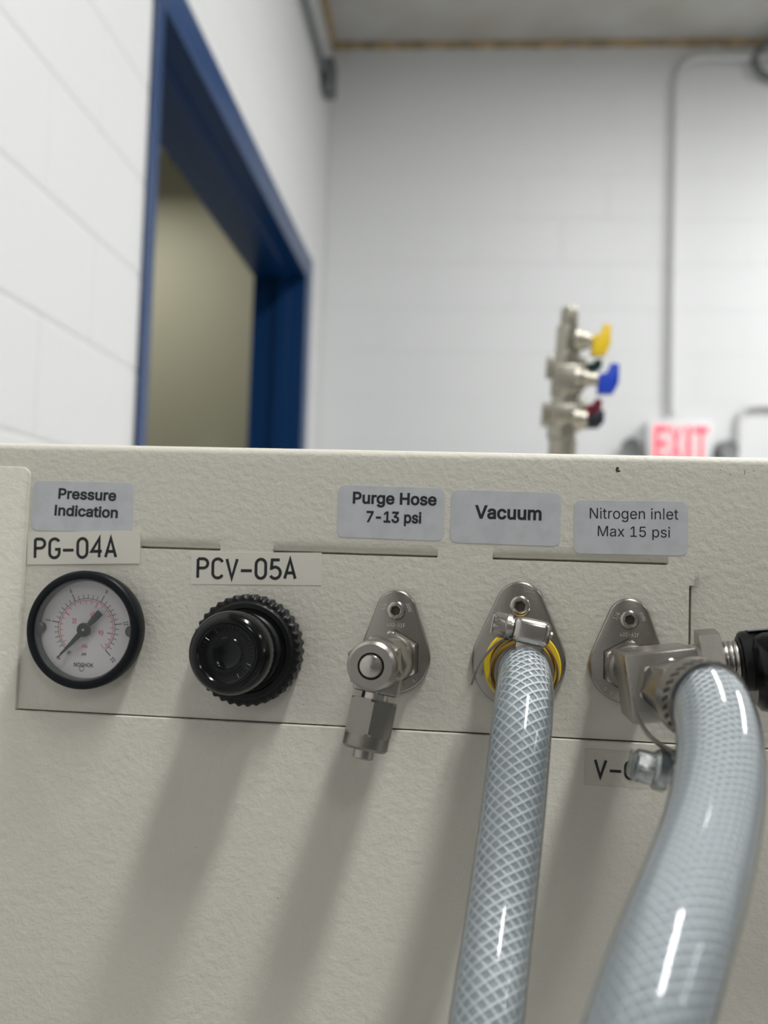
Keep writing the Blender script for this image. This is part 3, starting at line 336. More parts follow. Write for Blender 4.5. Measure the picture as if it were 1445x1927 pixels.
def text_mesh(items, bold=0., depth=0.):
    """items: (string, matrix, cap height, total width or None); returns a bmesh of filled letters"""
    out = new()
    for s, mx, cap, width in items:
        adv = sum(GL[c][0] if c != ' ' else 200 for c in s)
        fy = cap / CAP * 1000; fx = (width / adv * 1000) if width else fy; x = 0
        for c in s:
            if c == ' ': x += 200; continue
            if (c, bold) not in GC: GC[c, bold] = glyph_polys(c, bold)
            quads, rings = GC[c, bold]
            P = lambda p, dd: out.verts.new(mx @ Vector(((p[0] + x * .001) * fx, p[1] * fy, dd)))
            for q in quads: out.faces.new([P(p, depth) for p in q])
            if depth:
                for L in rings:
                    tp = [P(p, depth) for p in L]; bt = [P(p, 0) for p in L]; n = len(L)
                    for k in range(n): out.faces.new((tp[k], bt[k], bt[(k + 1) % n], tp[(k + 1) % n]))
            x += GL[c][0]
    return out
def arcp(cx, cy, rx, ry, a0, a1, n=12): return [(cx + rx * math.cos(R(a0 + (a1 - a0) * k / n)), cy + ry * math.sin(R(a0 + (a1 - a0) * k / n))) for k in range(n + 1)]
# narrow label-maker letters on a cell 4 wide and 7 high, drawn as strokes
ST = {'P': [[(0, 0), (0, 7)], [(0, 7), (1.9, 7)] + arcp(1.9, 5.3, 1.7, 1.7, 90, -90) + [(0, 3.6)]],
      'G': [arcp(2, 5.2, 1.8, 1.8, 25, 180) + arcp(2, 1.8, 1.8, 1.8, 180, 360) + [(3.8, 3.1), (2.2, 3.1)]],
      'C': [arcp(2, 5.2, 1.8, 1.8, 20, 180) + arcp(2, 1.8, 1.8, 1.8, 180, 340)],
      'V': [[(0, 7), (1.9, 0), (3.8, 7)]],
      'A': [[(0, 0), (1.9, 7), (3.8, 0)], [(.62, 2.1), (3.18, 2.1)]],
      '-': [[(-.1, 2.75), (3.9, 2.75)]],
      '0': [arcp(1.9, 5.0, 1.75, 2.0, 0, 180) + arcp(1.9, 2.0, 1.75, 2.0, 180, 360) + [(3.65, 5.0)]],
      '4': [[(2.9, 0), (2.9, 7), (.1, 2.2), (3.9, 2.2)]],
      '5': [[(3.4, 6.8), (.7, 6.8), (.45, 3.7)] + arcp(1.8, 2.1, 1.9, 2.1, 130, -150, 16)]}
def stroke_text(s, mx, cap, width, t=.76, gap=1.35):
    b = new(); n = len(s); tot = n * 3.9 + (n - 1) * gap; kx = width / tot; k = cap / 7
    for i, c in enumerate(s):
        for L in ST[c]:
            pts = [Vector(((i * (3.9 + gap) + p[0]) * kx, p[1] * k * .93 + cap * .035)) for p in L]
            pts = [p for j, p in enumerate(pts) if j == 0 or (p - pts[j - 1]).length > 1e-4]
            Lr = []; hw = t * k / 2 * 1.35
            for j, p in enumerate(pts):
                a = pts[max(j - 1, 0)]; e = pts[min(j + 1, len(pts) - 1)]
                d1 = (p - a).normalized() if j else (e - p).normalized(); d2 = (e - p).normalized() if j < len(pts) - 1 else d1
                m = (d1 + d2).normalized(); nn = Vector((-m.y, m.x)); q = hw / max(.35, nn.dot(Vector((-d1.y, d1.x))))
                Lr.append((bm_v(b, mx, p + nn * q), bm_v(b, mx, p - nn * q)))
            for (a1, a2), (b1, b2) in zip(Lr, Lr[1:]): b.faces.new((a1, a2, b2, b1))
    return b
def bm_v(b, mx, p): return b.verts.new(mx @ Vector((p[0], p[1], 0)))
# ================================================================== the room (metres; camera stands over the origin)
LX, BY, RX, FY = -.65, 4.38, 5.2, -4.2
def slab(name, lo, hi, m, kind='structure', parent=None):
    o = ob(name, rbox(lo, hi), m, parent, None, room=True, base=((lo[0] + hi[0]) / 2, (lo[1] + hi[1]) / 2, lo[2]))
    if kind and parent is None: o['kind'] = kind
    return o
slab('floor', (LX - 2.2, FY - .2, -.1), (RX + .2, BY + .4, 0), 'floor')
slab('ceiling', (LX - .22, FY - .2, CEIL), (RX + .2, BY + .2, CEIL + .15), 'ceiling')
slab('wall_right', (RX, FY, 0), (RX + .2, BY, CEIL), 'wall_plain')
slab('wall_front', (LX - .2, FY - .2, 0), (RX + .2, FY, CEIL), 'wall_dark')
wb = slab('wall_back', (LX - .2, BY + .006, 0), (RX + .2, BY + .2, CEIL), 'wall')
# left wall with the doorway cut out
DY0, DY1, DZ = 1.90, 3.93, EYE + 1.20
b = new()
for lo, hi in (((LX - .21, FY, 0), (LX - .006, DY0, CEIL)), ((LX - .21, DY1, 0), (LX - .006, BY + .006, CEIL)), ((LX - .21, DY0, DZ), (LX - .006, DY1, CEIL))):
    merge(b, rbox(lo, hi))
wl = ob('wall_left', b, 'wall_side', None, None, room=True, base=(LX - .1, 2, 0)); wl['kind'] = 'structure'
# painted concrete blocks, each its own piece
BM_CACHE = {}
def block(parent, side, u0, u1, z0, z1):
    j = .0008; w, h = u1 - u0 - 2 * j, z1 - z0 - 2 * j
    if w < .03 or h < .03: return
    key = (side, round(w, 3), round(h, 3))
    if key not in BM_CACHE:
        b = bmesh.new(); e = .006; d = .0022
        q = [[(0, 0, -.004), (w, 0, -.004), (w, h, -.004), (0, h, -.004)], [(0, 0, d * .5), (w, 0, d * .5), (w, h, d * .5), (0, h, d * .5)],
             [(e, e, d), (w - e, e, d), (w - e, h - e, d), (e, h - e, d)]]
        r = []
        for L in q:
            if side == 'back': r.append([b.verts.new((x, -o, z)) for x, z, o in L])
            else: r.append([b.verts.new((o, x, z)) for x, z, o in L])
        for A, B in zip(r, r[1:]):
            for k in range(4): b.faces.new((A[k], A[(k + 1) % 4], B[(k + 1) % 4], B[k]))
        b.faces.new(r[-1]); bmesh.ops.recalc_face_normals(b, faces=b.faces)
        if (sum(f.normal.dot(Vector((0, -1, 0) if side == 'back' else (1, 0, 0))) for f in b.faces)) < 0: bmesh.ops.reverse_faces(b, faces=b.faces)
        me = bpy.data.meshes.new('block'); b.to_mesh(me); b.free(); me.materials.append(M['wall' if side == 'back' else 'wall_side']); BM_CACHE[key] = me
    o = bpy.data.objects.new('block', BM_CACHE[key]); link(o, parent)
    p = BASE[parent.name][0]
    o.location = Vector((u0 + j, BY + .006, z0 + j) if side == 'back' else (LX - .006, u0 + j, z0 + j)) - p
CB = .212; zb = EYE + .742
k0 = -5
for k in range(k0, 9):
    z0 = zb + k * CB; z1 = min(z0 + CB, CEIL)
    if z0 >= CEIL: break
    x = .234 + (.206 if k % 2 else 0) - .412 * 3
    while x < 2.3:
        u0, u1 = max(x, LX), x + .412
        if u1 > LX: block(wb, 'back', u0, u1, z0, z1)
        x += .412
CL = .193; zl = EYE + .167
for k in range(-3, 12):
    z0 = zl + k * CL; z1 = min(z0 + CL, CEIL)
    if z0 >= CEIL: break
    y = 1.63 - .412 * 3 + (0 if k % 2 else .206)
    while y < BY:
        u0, u1 = max(y, .7), min(y + .412, BY)
        y += .412
        if z1 <= DZ + .001 or z0 < DZ - .09:
            for a, c in ((u0, min(u1, DY0)), (max(u0, DY1), u1)):
                if c > a: block(wl, 'left', a, c, z0, z1)
        elif z0 < DZ:
            for a, c in ((u0, min(u1, DY0)), (max(u0, DY1), u1)):
                if c > a: block(wl, 'left', a, c, z0, z1)
            a, c = max(u0, DY0), min(u1, DY1)
            if c > a: block(wl, 'left', a, c, DZ, z1)
        else: block(wl, 'left', u0, u1, z0, z1)
# blue pressed steel door frame
dr = thing('door_1', 'wide blue painted steel door frame in the white block wall', None, (LX, 2.9, 0), room=True, kind='structure')
IY0, IY1, IZ = 1.924, 3.845, EYE + 1.145
OY0, OY1, OZ = 1.868, 3.985, EYE + 1.25
f = .006
ob('casing', rbox((LX, OY0, 0), (LX + f, IY0, OZ), .003), 'blue', dr, 40)
ob('casing', rbox((LX, IY1, 0), (LX + f, OY1, OZ), .003), 'blue', dr, 40)
ob('casing', rbox((LX, IY0, IZ), (LX + f, IY1, OZ), .003), 'blue', dr, 40)
RXD = LX - .216
ob('jamb', rbox((RXD, IY0 - .022, 0), (LX, IY0, IZ)), 'blue', dr)
ob('jamb', rbox((RXD, IY1, 0), (LX, IY1 + .08, IZ)), 'blue', dr)
ob('head_jamb', rbox((RXD, IY0 - .022, IZ), (LX, IY1 + .08, IZ + .05)), 'blue', dr)
ob('door_stop', rbox((LX - .115, IY0, IZ - .016), (LX - .065, IY1, IZ)), 'blue', dr)
ob('door_stop', rbox((LX - .115, IY1 - .016, 0), (LX - .065, IY1, IZ - .016)), 'blue', dr)
# beyond the doorway
slab('wall_corridor', (-3.2, 4.78, 0), (RXD, 4.9, 3.2), 'hall')
slab('wall_corridor_side', (-3.2, -.6, 0), (-3.05, 4.78, 3.2), 'hall')
slab('wall_corridor_end', (-3.2, -.75, 0), (RXD, -.6, 3.2), 'hall')
slab('ceiling_corridor', (-3.2, -.75, 3.2), (RXD, 4.9, 3.3), 'hall')
# foam sealant along the ceiling junctions
def sealant(name, p0, p1, rr):
    b = new(); n = 160; path = [Vector(p0).lerp(Vector(p1), i / n) for i in range(n + 1)]
    tube(b, path, lambda t: rr * (1 + .55 * noise.noise(Vector((t * 60, rr * 90, 0))) + .3 * noise.noise(Vector((t * 170, 3, 0)))), 8, up=(0, 0, 1))
    o = ob(name, b, 'sealant', None, 60, room=True, base=p0); o['kind'] = 'structure'; return o
sealant('trim_1', (LX, BY - .004, CEIL - .004), (2.6, BY - .004, CEIL - .004), .022)
sealant('trim_2', (LX + .004, .9, CEIL - .004), (LX + .004, BY, CEIL - .004), .018)
# conduits on the walls
cz = EYE + 2.335
def clip(bm, p, ax): 
    if ax == 'z': box(bm, Matrix.Translation(p), .05, .012, .02, .003)
    else: box(bm, Matrix.Translation(p), .02, .012, .05, .003)
t = thing('wall_conduit', 'long white painted conduit dropping to the exit sign from an elbow below the ceiling', 'conduit', (.945, BY, EYE + .65), room=True)
b = new(); y = BY - .018
pts = [(.949, y, EYE + .70)] + [(.945, y, EYE + z) for z in (1.2, 1.8, 2.1)] + [(.952, y, EYE + 2.245), (.985, y, EYE + 2.31), (1.05, y, cz)] + [(x, y, cz) for x in (1.3, 1.8, 2.4)]
tube(b, catmull(pts, .03), .0165, 14); ob('pipe', b, 'conduit_w', t)
for z in (1.35, 2.0): 
    b = new(); clip(b, (.946, BY - .006, EYE + z), 'z'); ob('strap', b, 'conduit_w', t)
b = new(); clip(b, (1.6, BY - .006, cz - .025), 'x'); ob('strap', b, 'conduit_w', t)
t = thing('wall_conduit', 'short white painted conduit with an elbow to the right of the exit sign', 'conduit', (1.245, BY, EYE + .3), room=True)
b = new(); pts = [(1.245, y, EYE + .1), (1.245, y, EYE + .45), (1.246, y, EYE + .66), (1.265, y, EYE + .715), (1.32, y, EYE + .735), (1.6, y, EYE + .735), (2.3, y, EYE + .735)]
tube(b, catmull(pts, .03), .0125, 12); ob('pipe', b, 'conduit_w', t)
b = new(); clip(b, (1.245, BY - .006, EYE + .35), 'z'); ob('strap', b, 'conduit_w', t)
t = thing('steel_conduit', 'grey steel conduit on the left wall ending in a small box near the corner', 'conduit', (LX, 3.9, EYE + 2.12), room=True)
b = new(); x = LX + .02
tube(b, [Vector((x, yy, EYE + 2.10)) for yy in (.9, 2, 3, 4.08)], .0135, 12, up=(0, 0, 1)); ob('pipe', b, 'conduit_g', t)
b = rbox((LX + .001, 4.05, EYE + 2.045), (LX + .052, 4.17, EYE + 2.185), .006); ob('junction_box', b, 'conduit_g', t)
b = rbox((LX + .052, 4.06, EYE + 2.055), (LX + .056, 4.16, EYE + 2.175), .001); ob('cover_plate', b, 'conduit_g', t)
b = new(); lathe(b, [(.018, 0), (.018, .03)], axis((x, 4.02, EYE + 2.10), (0, 1, 0)), 12); ob('connector', b, 'conduit_g', t)
b = new(); y = BY - .035
pts = [(1.44, y - .25, CEIL - .004), (1.40, y - .24, CEIL - .03), (1.345, y - .12, CEIL - .05), (1.30, y, CEIL - .065), (1.285, y + .005, CEIL - .12), (1.33, y + .008, CEIL - .175), (1.42, y + .01, CEIL - .19), (1.60, y + .01, CEIL - .16), (1.75, y - .02, CEIL - .004)]
o = ob('cable_loop', tube(new(), catmull(pts, .02), .015, 10), 'conduit_g', None, room=True, base=(1.44, y, CEIL))
tag(o, 'dark grey cable looping down at the top right by the ceiling', 'cable')

# exit sign with two emergency lamp heads
ex = thing('exit_sign', 'white emergency exit sign with lit red letters on the back wall', 'sign', (.976, BY, EYE + .45), room=True)
ob('housing', rbox((.832, BY - .06, EYE + .438), (1.12, BY, EYE + .655), .008), 'sign', ex)
SL = lambda ch, x0, w: (ch, Matrix.Translation((.864 + x0, BY - .0625, EYE + .475)) @ Matrix.Rotation(R(90), 4, 'X'), .150, w)
b = text_mesh([SL('E', -.006, .070), SL('X', .068, .056), SL('I', .130, .042), SL('T', .172, .066)], .02, .0012)
ob('lettering', b, 'exit', ex, None)
for x, d in ((.766, (-.35, -1, -.15)), (1.186, (.35, -1, -.15))):
    b = new(); lathe(b, [(.018, -.075), (.038, -.06), (.047, -.02), (.049, .004), (.044, .012), (.038, .006), (0, .0)], axis((x, BY - .07, EYE + .525), d), 28)
    h = ob('lamp_head', b, 'head', ex)
    b = new(); xx = .835 if x < 1 else 1.117
    tube(b, [Vector((x, BY - .045, EYE + .51)), Vector((xx, BY - .035, EYE + .50))], .012, 10, up=(0, 0, 1)); o = ob('swivel_arm', b, 'head', ex)

# ================================================================== valve manifold standing on the cabinet top
mb = Vector((.1175, 1.10, 0)); ztop = lambda: EYE + .0205
mf = thing('valve_manifold', 'nickel valve manifold with coloured lever handles standing behind the cream cabinet', 'valve', (mb.x, mb.y, EYE + .0205), room=True)
def zz(y7): return EYE + .2936 + (65 - y7) * .0001976       # height from the zoomed photo rows
xc = lambda z: mb.x + .002 + (z - EYE - .2) * .03
A = lambda z: axis((xc(z), mb.y, z), (.03, 0, 1))
b = new(); lathe(b, [(.024, 0), (.024, .006), (.0155, .008), (.0155, zz(920) - EYE - .0205)], axis((mb.x, mb.y, EYE + .0205), (0, 0, 1)), 24); ob('standpipe', b, 'nickel', mf)
def seg(name, y0, y1, r, hexa=False, m='nickel', dx=0):
    z1, z0 = zz(y0), zz(y1); b = new(); mx = axis((xc(z0) + dx, mb.y, z0), (.03, 0, 1)); h = z1 - z0
    if hexa: hexnut(b, mx, r, 0, h, .3, .002, r * .93)
    else: lathe(b, [(r * .9, 0), (r, .002), (r, h - .002), (r * .88, h)], mx, 28)
    return ob(name, b, m, mf)
seg('pipe_nipple', 62, 190, .0098)
b = new(); 
for k in range(7): lathe(b, [(.0092, 0), (.0102, .0008), (.0092, .0016)], axis((xc(zz(80 + k * 13)), mb.y, zz(80 + k * 13)), (.03, 0, 1)), 20)
ob('thread', b, 'nickel', mf)
seg('valve_body', 175, 340, .0150, True)
seg('union_nut', 330, 410, .0168, True)
def cubeseg(y0, y1, w, dx=0):
    z1, z0 = zz(y0), zz(y1); b = new(); box(b, axis((xc(z0) + dx, mb.y, z0), (.03, 0, 1), (0, 1, 0)) , w, w * .95, z1 - z0, .0025); return ob('valve_body', b, 'nickel', mf)
cubeseg(405, 575, .034, .001)
seg('union_nut', 570, 640, .0170, True)
cubeseg(635, 750, .034, -.001)
seg('union_nut', 745, 830, .0180, True, dx=-.002)
seg('pipe_nipple', 825, 925, .0160)
for y0, y1, dx in ((350, 470, -.0155), (620, 750, -.0195)):       # side ports on the left
    z1, z0 = zz(y0), zz(y1); b = new(); box(b, axis((mb.x + dx, mb.y + .004, z0), (.03, 0, 1), (0, 1, 0)), .010, .02, z1 - z0, .002); ob('side_port', b, 'nickel', mf)
def handle(yc, yt, yb, x0, x1, m, dy):
    z = zz(yc); X = lambda x7: .1182 + (x7 - 265) * .0001976
    b = new(); lathe(b, [(.012, .004), (.0145, .007), (.0145, .013), (.011, .015), (.011, .021), (.0075, .022), (.0075, X(x0) - mb.x - .004)], axis((mb.x + .004, mb.y + dy, z), (1, dy * 4, 0)), 20); st = ob('valve_stem', b, 'nickel', mf)
    z1, z0 = zz(yt), zz(yb); h = (z1 - z0); w = X(x1) - X(x0); xx = X(x0)
    prof = [(0, -h * .48), (w * .72, -h * .46), (w * .98, -h * .12), (w, h * .5), (w * .62, h * .54), (w * .42, h * .22), (0, h * .16)]
    mx = Matrix.Translation((xx, mb.y + dy, z + (z1 + z0) / 2 - z)) @ Matrix.Rotation(R(90), 4, 'X') @ Matrix.Translation((0, 0, -.0055))
    b = new(); prism(b, prof, mx, 0, .011, .002); ob('lever_handle', b, m, mf, label={'h_yel': 'yellow lever handle', 'h_grn': 'dark green lever handle', 'h_blu': 'blue lever handle', 'h_red': 'red lever handle', 'h_blk': 'black lever handle'}[m])
handle(255, 165, 350, 410, 520, 'h_yel', -.004)
handle(385, 350, 425, 385, 485, 'h_grn', .012)
handle(480, 392, 572, 450, 570, 'h_blu', -.004)
handle(630, 585, 685, 392, 488, 'h_red', .012)
handle(718, 665, 768, 378, 492, 'h_blk', -.004)

# ================================================================== cabinet (millimetres: x, out of the face, z)
cab = thing('instrument_cabinet', 'cream powder coated steel instrument cabinet with a textured finish', 'cabinet', (30, 0, -1120))
XL, XR, SEAM, ZT = -270., 330., -50.6, 46.2
ob('body', rbox((XL, 5.5, -1118), (XR, 850, ZT), 1.5), 'paint', cab)
# upper front: a grid whose vertices sink at the slits and roll over at the top edge
def uniq(v): return sorted(set(round(q, 3) for q in v))
slits = [(-126., -97.), (-77., -19.3), (.4, 58.8)]
xs = [XL + (XR - XL) * k / 40 for k in range(41)]
for a, c in slits: xs += [a - .5, a, c, c + .5] + [a + (c - a) * k / 6 for k in range(1, 6)]
VX, VZ0, VZ1 = 66.6, -26., 1.3
xs += [VX - .45, VX - .05, VX + .0, VX + .5, VX + 1.6, VX + 3.0]
zs = [SEAM + (40 - SEAM) * k / 14 for k in range(15)]
zc = 9.0
zs += [zc - .45, zc - .1, zc, zc + .5, zc + 1.4, zc + 2.8, VZ0, VZ0 - .6, VZ1, VZ1 + .7]
xs, zs = uniq(xs), uniq(zs)
RB = 2.8
def depth(x, z):
    d = 0
    for a, c in slits:
        if a - .01 <= x <= c + .01:
            h = z - zc
            if -.11 <= h <= .01: d = 3.2
            elif .01 < h < 2.75: d = max(d, .75 * (1 - (h / 2.8)) ** .8 if h > .51 else (1.1 if h > .4 else 3.2))
    if VZ0 - .01 <= z <= VZ1 + .01:
        h = x - VX
        if -.06 <= h <= .01: d = 3.2
        elif .01 < h < 2.95: d = max(d, .8 if h < .6 else (.45 if h < 2 else .1))
    return d
b = new(); G = []
for z in zs: G.append([b.verts.new((x, depth(x, z), z)) for x in xs])
for k in range(9):
    a = R(90 * k / 8); G.append([b.verts.new((x, RB - RB * math.cos(a), ZT - RB + RB * math.sin(a))) for x in xs])
G.append([b.verts.new((x, 14, ZT + .02)) for x in xs])
G.insert(0, [b.verts.new((x, 4.5, SEAM)) for x in xs])
for A, B in zip(G, G[1:]):
    for i in range(len(xs) - 1): b.faces.new((A[i], A[i + 1], B[i + 1], B[i]))
ob('front_panel', b, 'paint', cab, 30)
# proud cover sheet: a strip at the left and everything below the seam
rc = 3.4; CT = 1.3
out = [(XL, 37.1)] + [(-169.1 - rc + rc * math.sin(R(90 * k / 6)), 37.1 - rc + rc * math.cos(R(90 * k / 6))) for k in range(7)]
out += [(-169.1, SEAM - .5), (XR, SEAM - .5), (XR, -1110), (XL, -1110)]
b = new(); prism(b, out[::-1], FACE(0, 0, 0), -4.5, CT, .55); bmesh.ops.triangulate(b, faces=[f for f in b.faces if len(f.verts) > 4])
ob('cover_sheet', b, 'paint', cab, 30)
def blob(pts, x, z, w=.03):
    b = new(); n = len(pts); c = b.verts.new(V(x, w + .04, z)); r = [b.verts.new(V(x + p[0], w, z + p[1])) for p in pts]
    for i in range(n): b.faces.new((c, r[i], r[(i + 1) % n]))
    ob('paint_chip', b, 'chip', cab, None)
def rpoly(rx, rz, n=9, rot=0): return [((q := rx * random.uniform(.6, 1.2)) * math.cos(2 * PI * k / n) * math.cos(rot) - rz * math.sin(2 * PI * k / n) * math.sin(rot), q * math.cos(2 * PI * k / n) * math.sin(rot) + rz * random.uniform(.7, 1.1) * math.sin(2 * PI * k / n) * math.cos(rot)) for k in range(n)]
blob(rpoly(.75, .55), 41.75, 41.25); blob(rpoly(.55, .45), 42.3, 40.3); blob(rpoly(.4, .8, 7, .3), 41.6, 40.5)
blob(rpoly(.10, 1.3, 6, -.1), 83.9, 40.7); blob(rpoly(.10, .5, 6, 1.0), 79.3, 39.9); blob(rpoly(.09, .3, 6, 1.1), 76.0, 41.4); blob(rpoly(.1, .3, 6, 1.2), 87.0, 41.4)
for x, z in ((11, 37.9), (-22, 30.6), (-6.6, 26.2), (-88.8, 36), (-108, 20), (-137, -38), (26, -44.5), (-41, 1), (-118, -12), (-64, -44), (20, 3), (74, -37), (-100, -95), (-70, -110)):
    blob(rpoly(.19, .17, 7), x, z, 1.34 if z < -51 else .03)

# stickers and tapes
def sticker(x, z, w, h, ang, label, lines, bold, name='label_sticker', m='sticker', r=2.4, th=.14, base_w=0., group=None):
    t = thing(name, label, 'label', (x, base_w, z), group)
    b = new(); prism(b, rrect(w, h, r) if r > .5 else [(w / 2, h / 2), (-w / 2, h / 2), (-w / 2, -h / 2), (w / 2, -h / 2)], FACE(x, base_w, z, ang), .0, th, .03); ob('backing', b, m, t, 20)
    items = [(s, FACE(tx, base_w + th + .04, tz, a), cap, wd) for s, tx, tz, wd, cap, a in lines]
    ob('lettering', text_mesh(items, bold), 'ink', t, None)
    return t
sticker(-148.8, 23.1, 38.3, 18.3, 0, 'grey rounded sticker reading Pressure Indication above the gauge',
        [('Pressure', -158.45, 25.9, 22.3, 3.6, -.8), ('Indication', -159.6, 19.75, 24.6, 3.6, -.8)], .027)
sticker(-35.9, 23.9, 37.6, 18.5, -.5, 'grey rounded sticker reading Purge Hose 7-13 psi',
        [('Purge Hose', -49.7, 26.95, 29.9, 3.85, 0), ('7-13 psi', -44.6, 20.5, 19.7, 3.65, 0)], .027)
sticker(4.1, 23.2, 37.8, 18.5, -.4, 'grey rounded sticker reading Vacuum', [('Vacuum', -6.3, 22.87, 23.0, 4.3, -.2)], .027)
sticker(46.5, 21., 38., 18.4, .6, 'grey rounded sticker reading Nitrogen inlet Max 15 psi',
        [('Nitrogen inlet', 32.4, 23.75, 30.0, 3.65, .8), ('Max 15 psi', 35.2, 17.8, 24.7, 3.5, .45)], .001)
def tape(x, z, w, h, ang, label, s, tx, tz, tw, cap, a, m='tape', base_w=0.):
    t = thing('label_tape', label, 'label', (x, base_w, z))
    b = new(); q = [(w / 2, h / 2), (-w / 2, h / 2), (-w / 2, -h / 2), (w / 2, -h / 2)]
    if m == 'tape': prism(b, q, FACE(x, base_w, z, ang), .0, .12, .03)
    else: mx = FACE(x, base_w + .07, z, ang); b.faces.new([b.verts.new(mx @ Vector((*p, 0))) for p in q])
    ob('backing', b, m, t, 20)
    ob('lettering', stroke_text(s, FACE(tx, base_w + .16, tz, a), cap, tw), 'ink', t, None)
    if m == 'tape_clear':
        b = new(); 
        for x0, x1, z0, z1 in ((-w / 2, w / 2, h / 2 - .12, h / 2), (-w / 2, w / 2, -h / 2, -h / 2 + .12), (-w / 2, -w / 2 + .12, -h / 2, h / 2)):
            mx = FACE(x, base_w + .13, z, ang); b.faces.new([b.verts.new(mx @ Vector(p)) for p in ((x0, z0, 0), (x1, z0, 0), (x1, z1, 0), (x0, z1, 0))])
        ob('tape_border', b, mat('tape_edge', (.50, .44, .38), .5), t, None)
    return t
tape(-147.5, 8.1, 42.7, 11.8, 2.3, 'cream tape reading PG-04A above the round gauge', 'PG-04A', -165.6, 3.6, 30.7, 7.4, 2.4, base_w=.16)
tape(-83.3, 2.75, 47.3, 11.5, 1.45, 'cream tape reading PCV-05A above the black knob', 'PCV-05A', -104.3, -1.5, 35.5, 7.3, 1.4)
tape(55.5, -60.0, 46., 12.0, -.6, 'clear tape reading V-0, partly hidden by the hose clamp', 'V-0', 36.0, -63.1, 13.5, 6.0, -.1, 'tape_clear', CT)

# ================================================================== pressure gauge
gx, gz = -143.0, -21.0
g = thing('pressure_gauge', 'round black rimmed dial pressure gauge with black and red scales', 'gauge', (gx, 0, gz))
ax = axis(V(gx, 0, gz), (0, -1, 0))
b = new(); lathe(b, [(19.6, -4), (20.2, 0), (20.8, 3.2), (20.9, 6.6), (20.5, 7.6), (19.9, 8.0), (18.4, 8.1), (18.0, 7.9), (17.9, 7.2)], ax, 96, cap1=False); ob('bezel', b, 'bezel', g)
b = new(); lathe(b, [(17.9, 7.2), (17.4, 6.9), (17.2, 3.5), (17.2, 3.2)], ax, 96, cap0=False, cap1=False)
for sx in (-1, 1): lathe(b, [(2.0, 3.3), (2.0, 5.6), (1.6, 6.0)], axis(V(gx + sx * 17.0, 0, gz), (0, -1, 0)), 16)
ob('inner_wall', b, 'recess', g)
dx, dz, dw = gx - .1, gz + .45, 3.5
b = new(); lathe(b, [(17.25, 2.8), (17.25, dw)], axis(V(gx, 0, gz), (0, -1, 0)), 96); ob('dial', b, 'dial', g)
def radial(b, a, r0, r1, t, w):
    c, s = math.cos(R(a)), math.sin(R(a)); p = [(r0, t), (r1, t), (r1, -t), (r0, -t)]
    b.faces.new([b.verts.new(V(dx + q[0] * c - q[1] * s, w, dz + q[0] * s + q[1] * c)) for q in p])
def arc(b, a0, a1, r, t, w, n=90):
    L = []
    for k in range(n + 1):
        a = R(a0 + (a1 - a0) * k / n); L.append([b.verts.new(V(dx + q * math.cos(a), w, dz + q * math.sin(a))) for q in (r - t, r + t)])
    for A, B in zip(L, L[1:]): b.faces.new((A[0], A[1], B[1], B[0]))
iw = dw + .05
b = new(); arc(b, 225, -45, 10.5, .10, iw)
for k in range(31): radial(b, 225 - 9 * k, 10.5, 13.2 if k % 6 == 0 else 12.0, .16 if k % 6 == 0 else .11, iw + .01)
ob('psi_scale', b, 'ink', g, None)
b = new(); arc(b, 225, -45, 9.85, .11, iw)
for k in range(21): a = 225 - 13.055 * k; radial(b, a, 7.9 if k % 6 == 0 else 8.8, 9.85, .18 if k % 6 == 0 else .12, iw + .01)
radial(b, -45, 7.9, 9.85, .11, iw + .01)
ob('kpa_scale', b, 'red_ink', g, None)
def polar(s, a, r, cap, w, rot): 
    c, sn = math.cos(R(a)), math.sin(R(a))
    m = Matrix.Translation(V(dx + r * c, iw + .02, dz + r * sn)) @ Matrix.Rotation(R(90), 4, 'X') @ Matrix.Rotation(R(rot), 4, 'Z') @ Matrix.Translation((-w / 2, -cap / 2, 0))
    return (s, m, cap, w)
items = [polar('0', 228, 14.6, 1.5, .9, 45), polar('3', 171, 14.6, 1.5, .95, 81), polar('6', 117, 14.6, 1.5, .95, 27), polar('9', 63, 14.6, 1.5, .95, -27), polar('12', 9, 14.6, 1.5, 1.5, -81), polar('15', -46, 14.9, 1.5, 1.7, 40)]
def flat(s, px, pz, cap, w): return (s, FACE(px - w / 2, iw + .02, pz), cap, w)
items += [flat('psi', dx - .4, dz - 9.6, 1.0, 1.7), flat('NOSHOK', dx - .35, dz - 13.7, 1.35, 7.4)]
b = text_mesh(items, .02)
merge(b, tube(new(), [V(dx - .9 + .85 * math.cos(2 * PI * k / 20), iw + .03, dz - 14.3 + .85 * math.sin(2 * PI * k / 20)) for k in range(21)], .09, 4, False, (0, 1, 0)))
ob('black_numerals', b, 'ink', g, None)
ob('red_numerals', text_mesh([flat('30', dx - 4.7, dz + 1.5, 1.75, 1.75), flat('60', dx + 1.9, dz + 4.1, 1.75, 1.75), flat('90', dx + 5.4, dz - 2.3, 1.75, 1.9), flat('kPa', dx - .35, dz - 7.0, 1.2, 2.1)], .015), 'red_ink', g, None)
hx, hz = gx - .3, gz - .1
nd = new(); a = R(228)
mxn = Matrix.Translation(V(hx, 5.2, hz)) @ Matrix.Rotation(R(90), 4, 'X') @ Matrix.Rotation(a, 4, 'Z')
prism(nd, [(14.1, .12), (8.5, .55), (1.9, 1.0), (-2.2, .75), (-5.0, 1.15), (-8.6, 1.25), (-8.6, -1.25), (-5.0, -1.15), (-2.2, -.75), (1.9, -1.0), (8.5, -.55), (14.1, -.12)][::1], mxn, 0, .4, .06)
lathe(nd, [(2.5, -.2), (2.5, .55), (2.2, .8)], mxn, 32); n_ = ob('needle', nd, 'bezel', g)
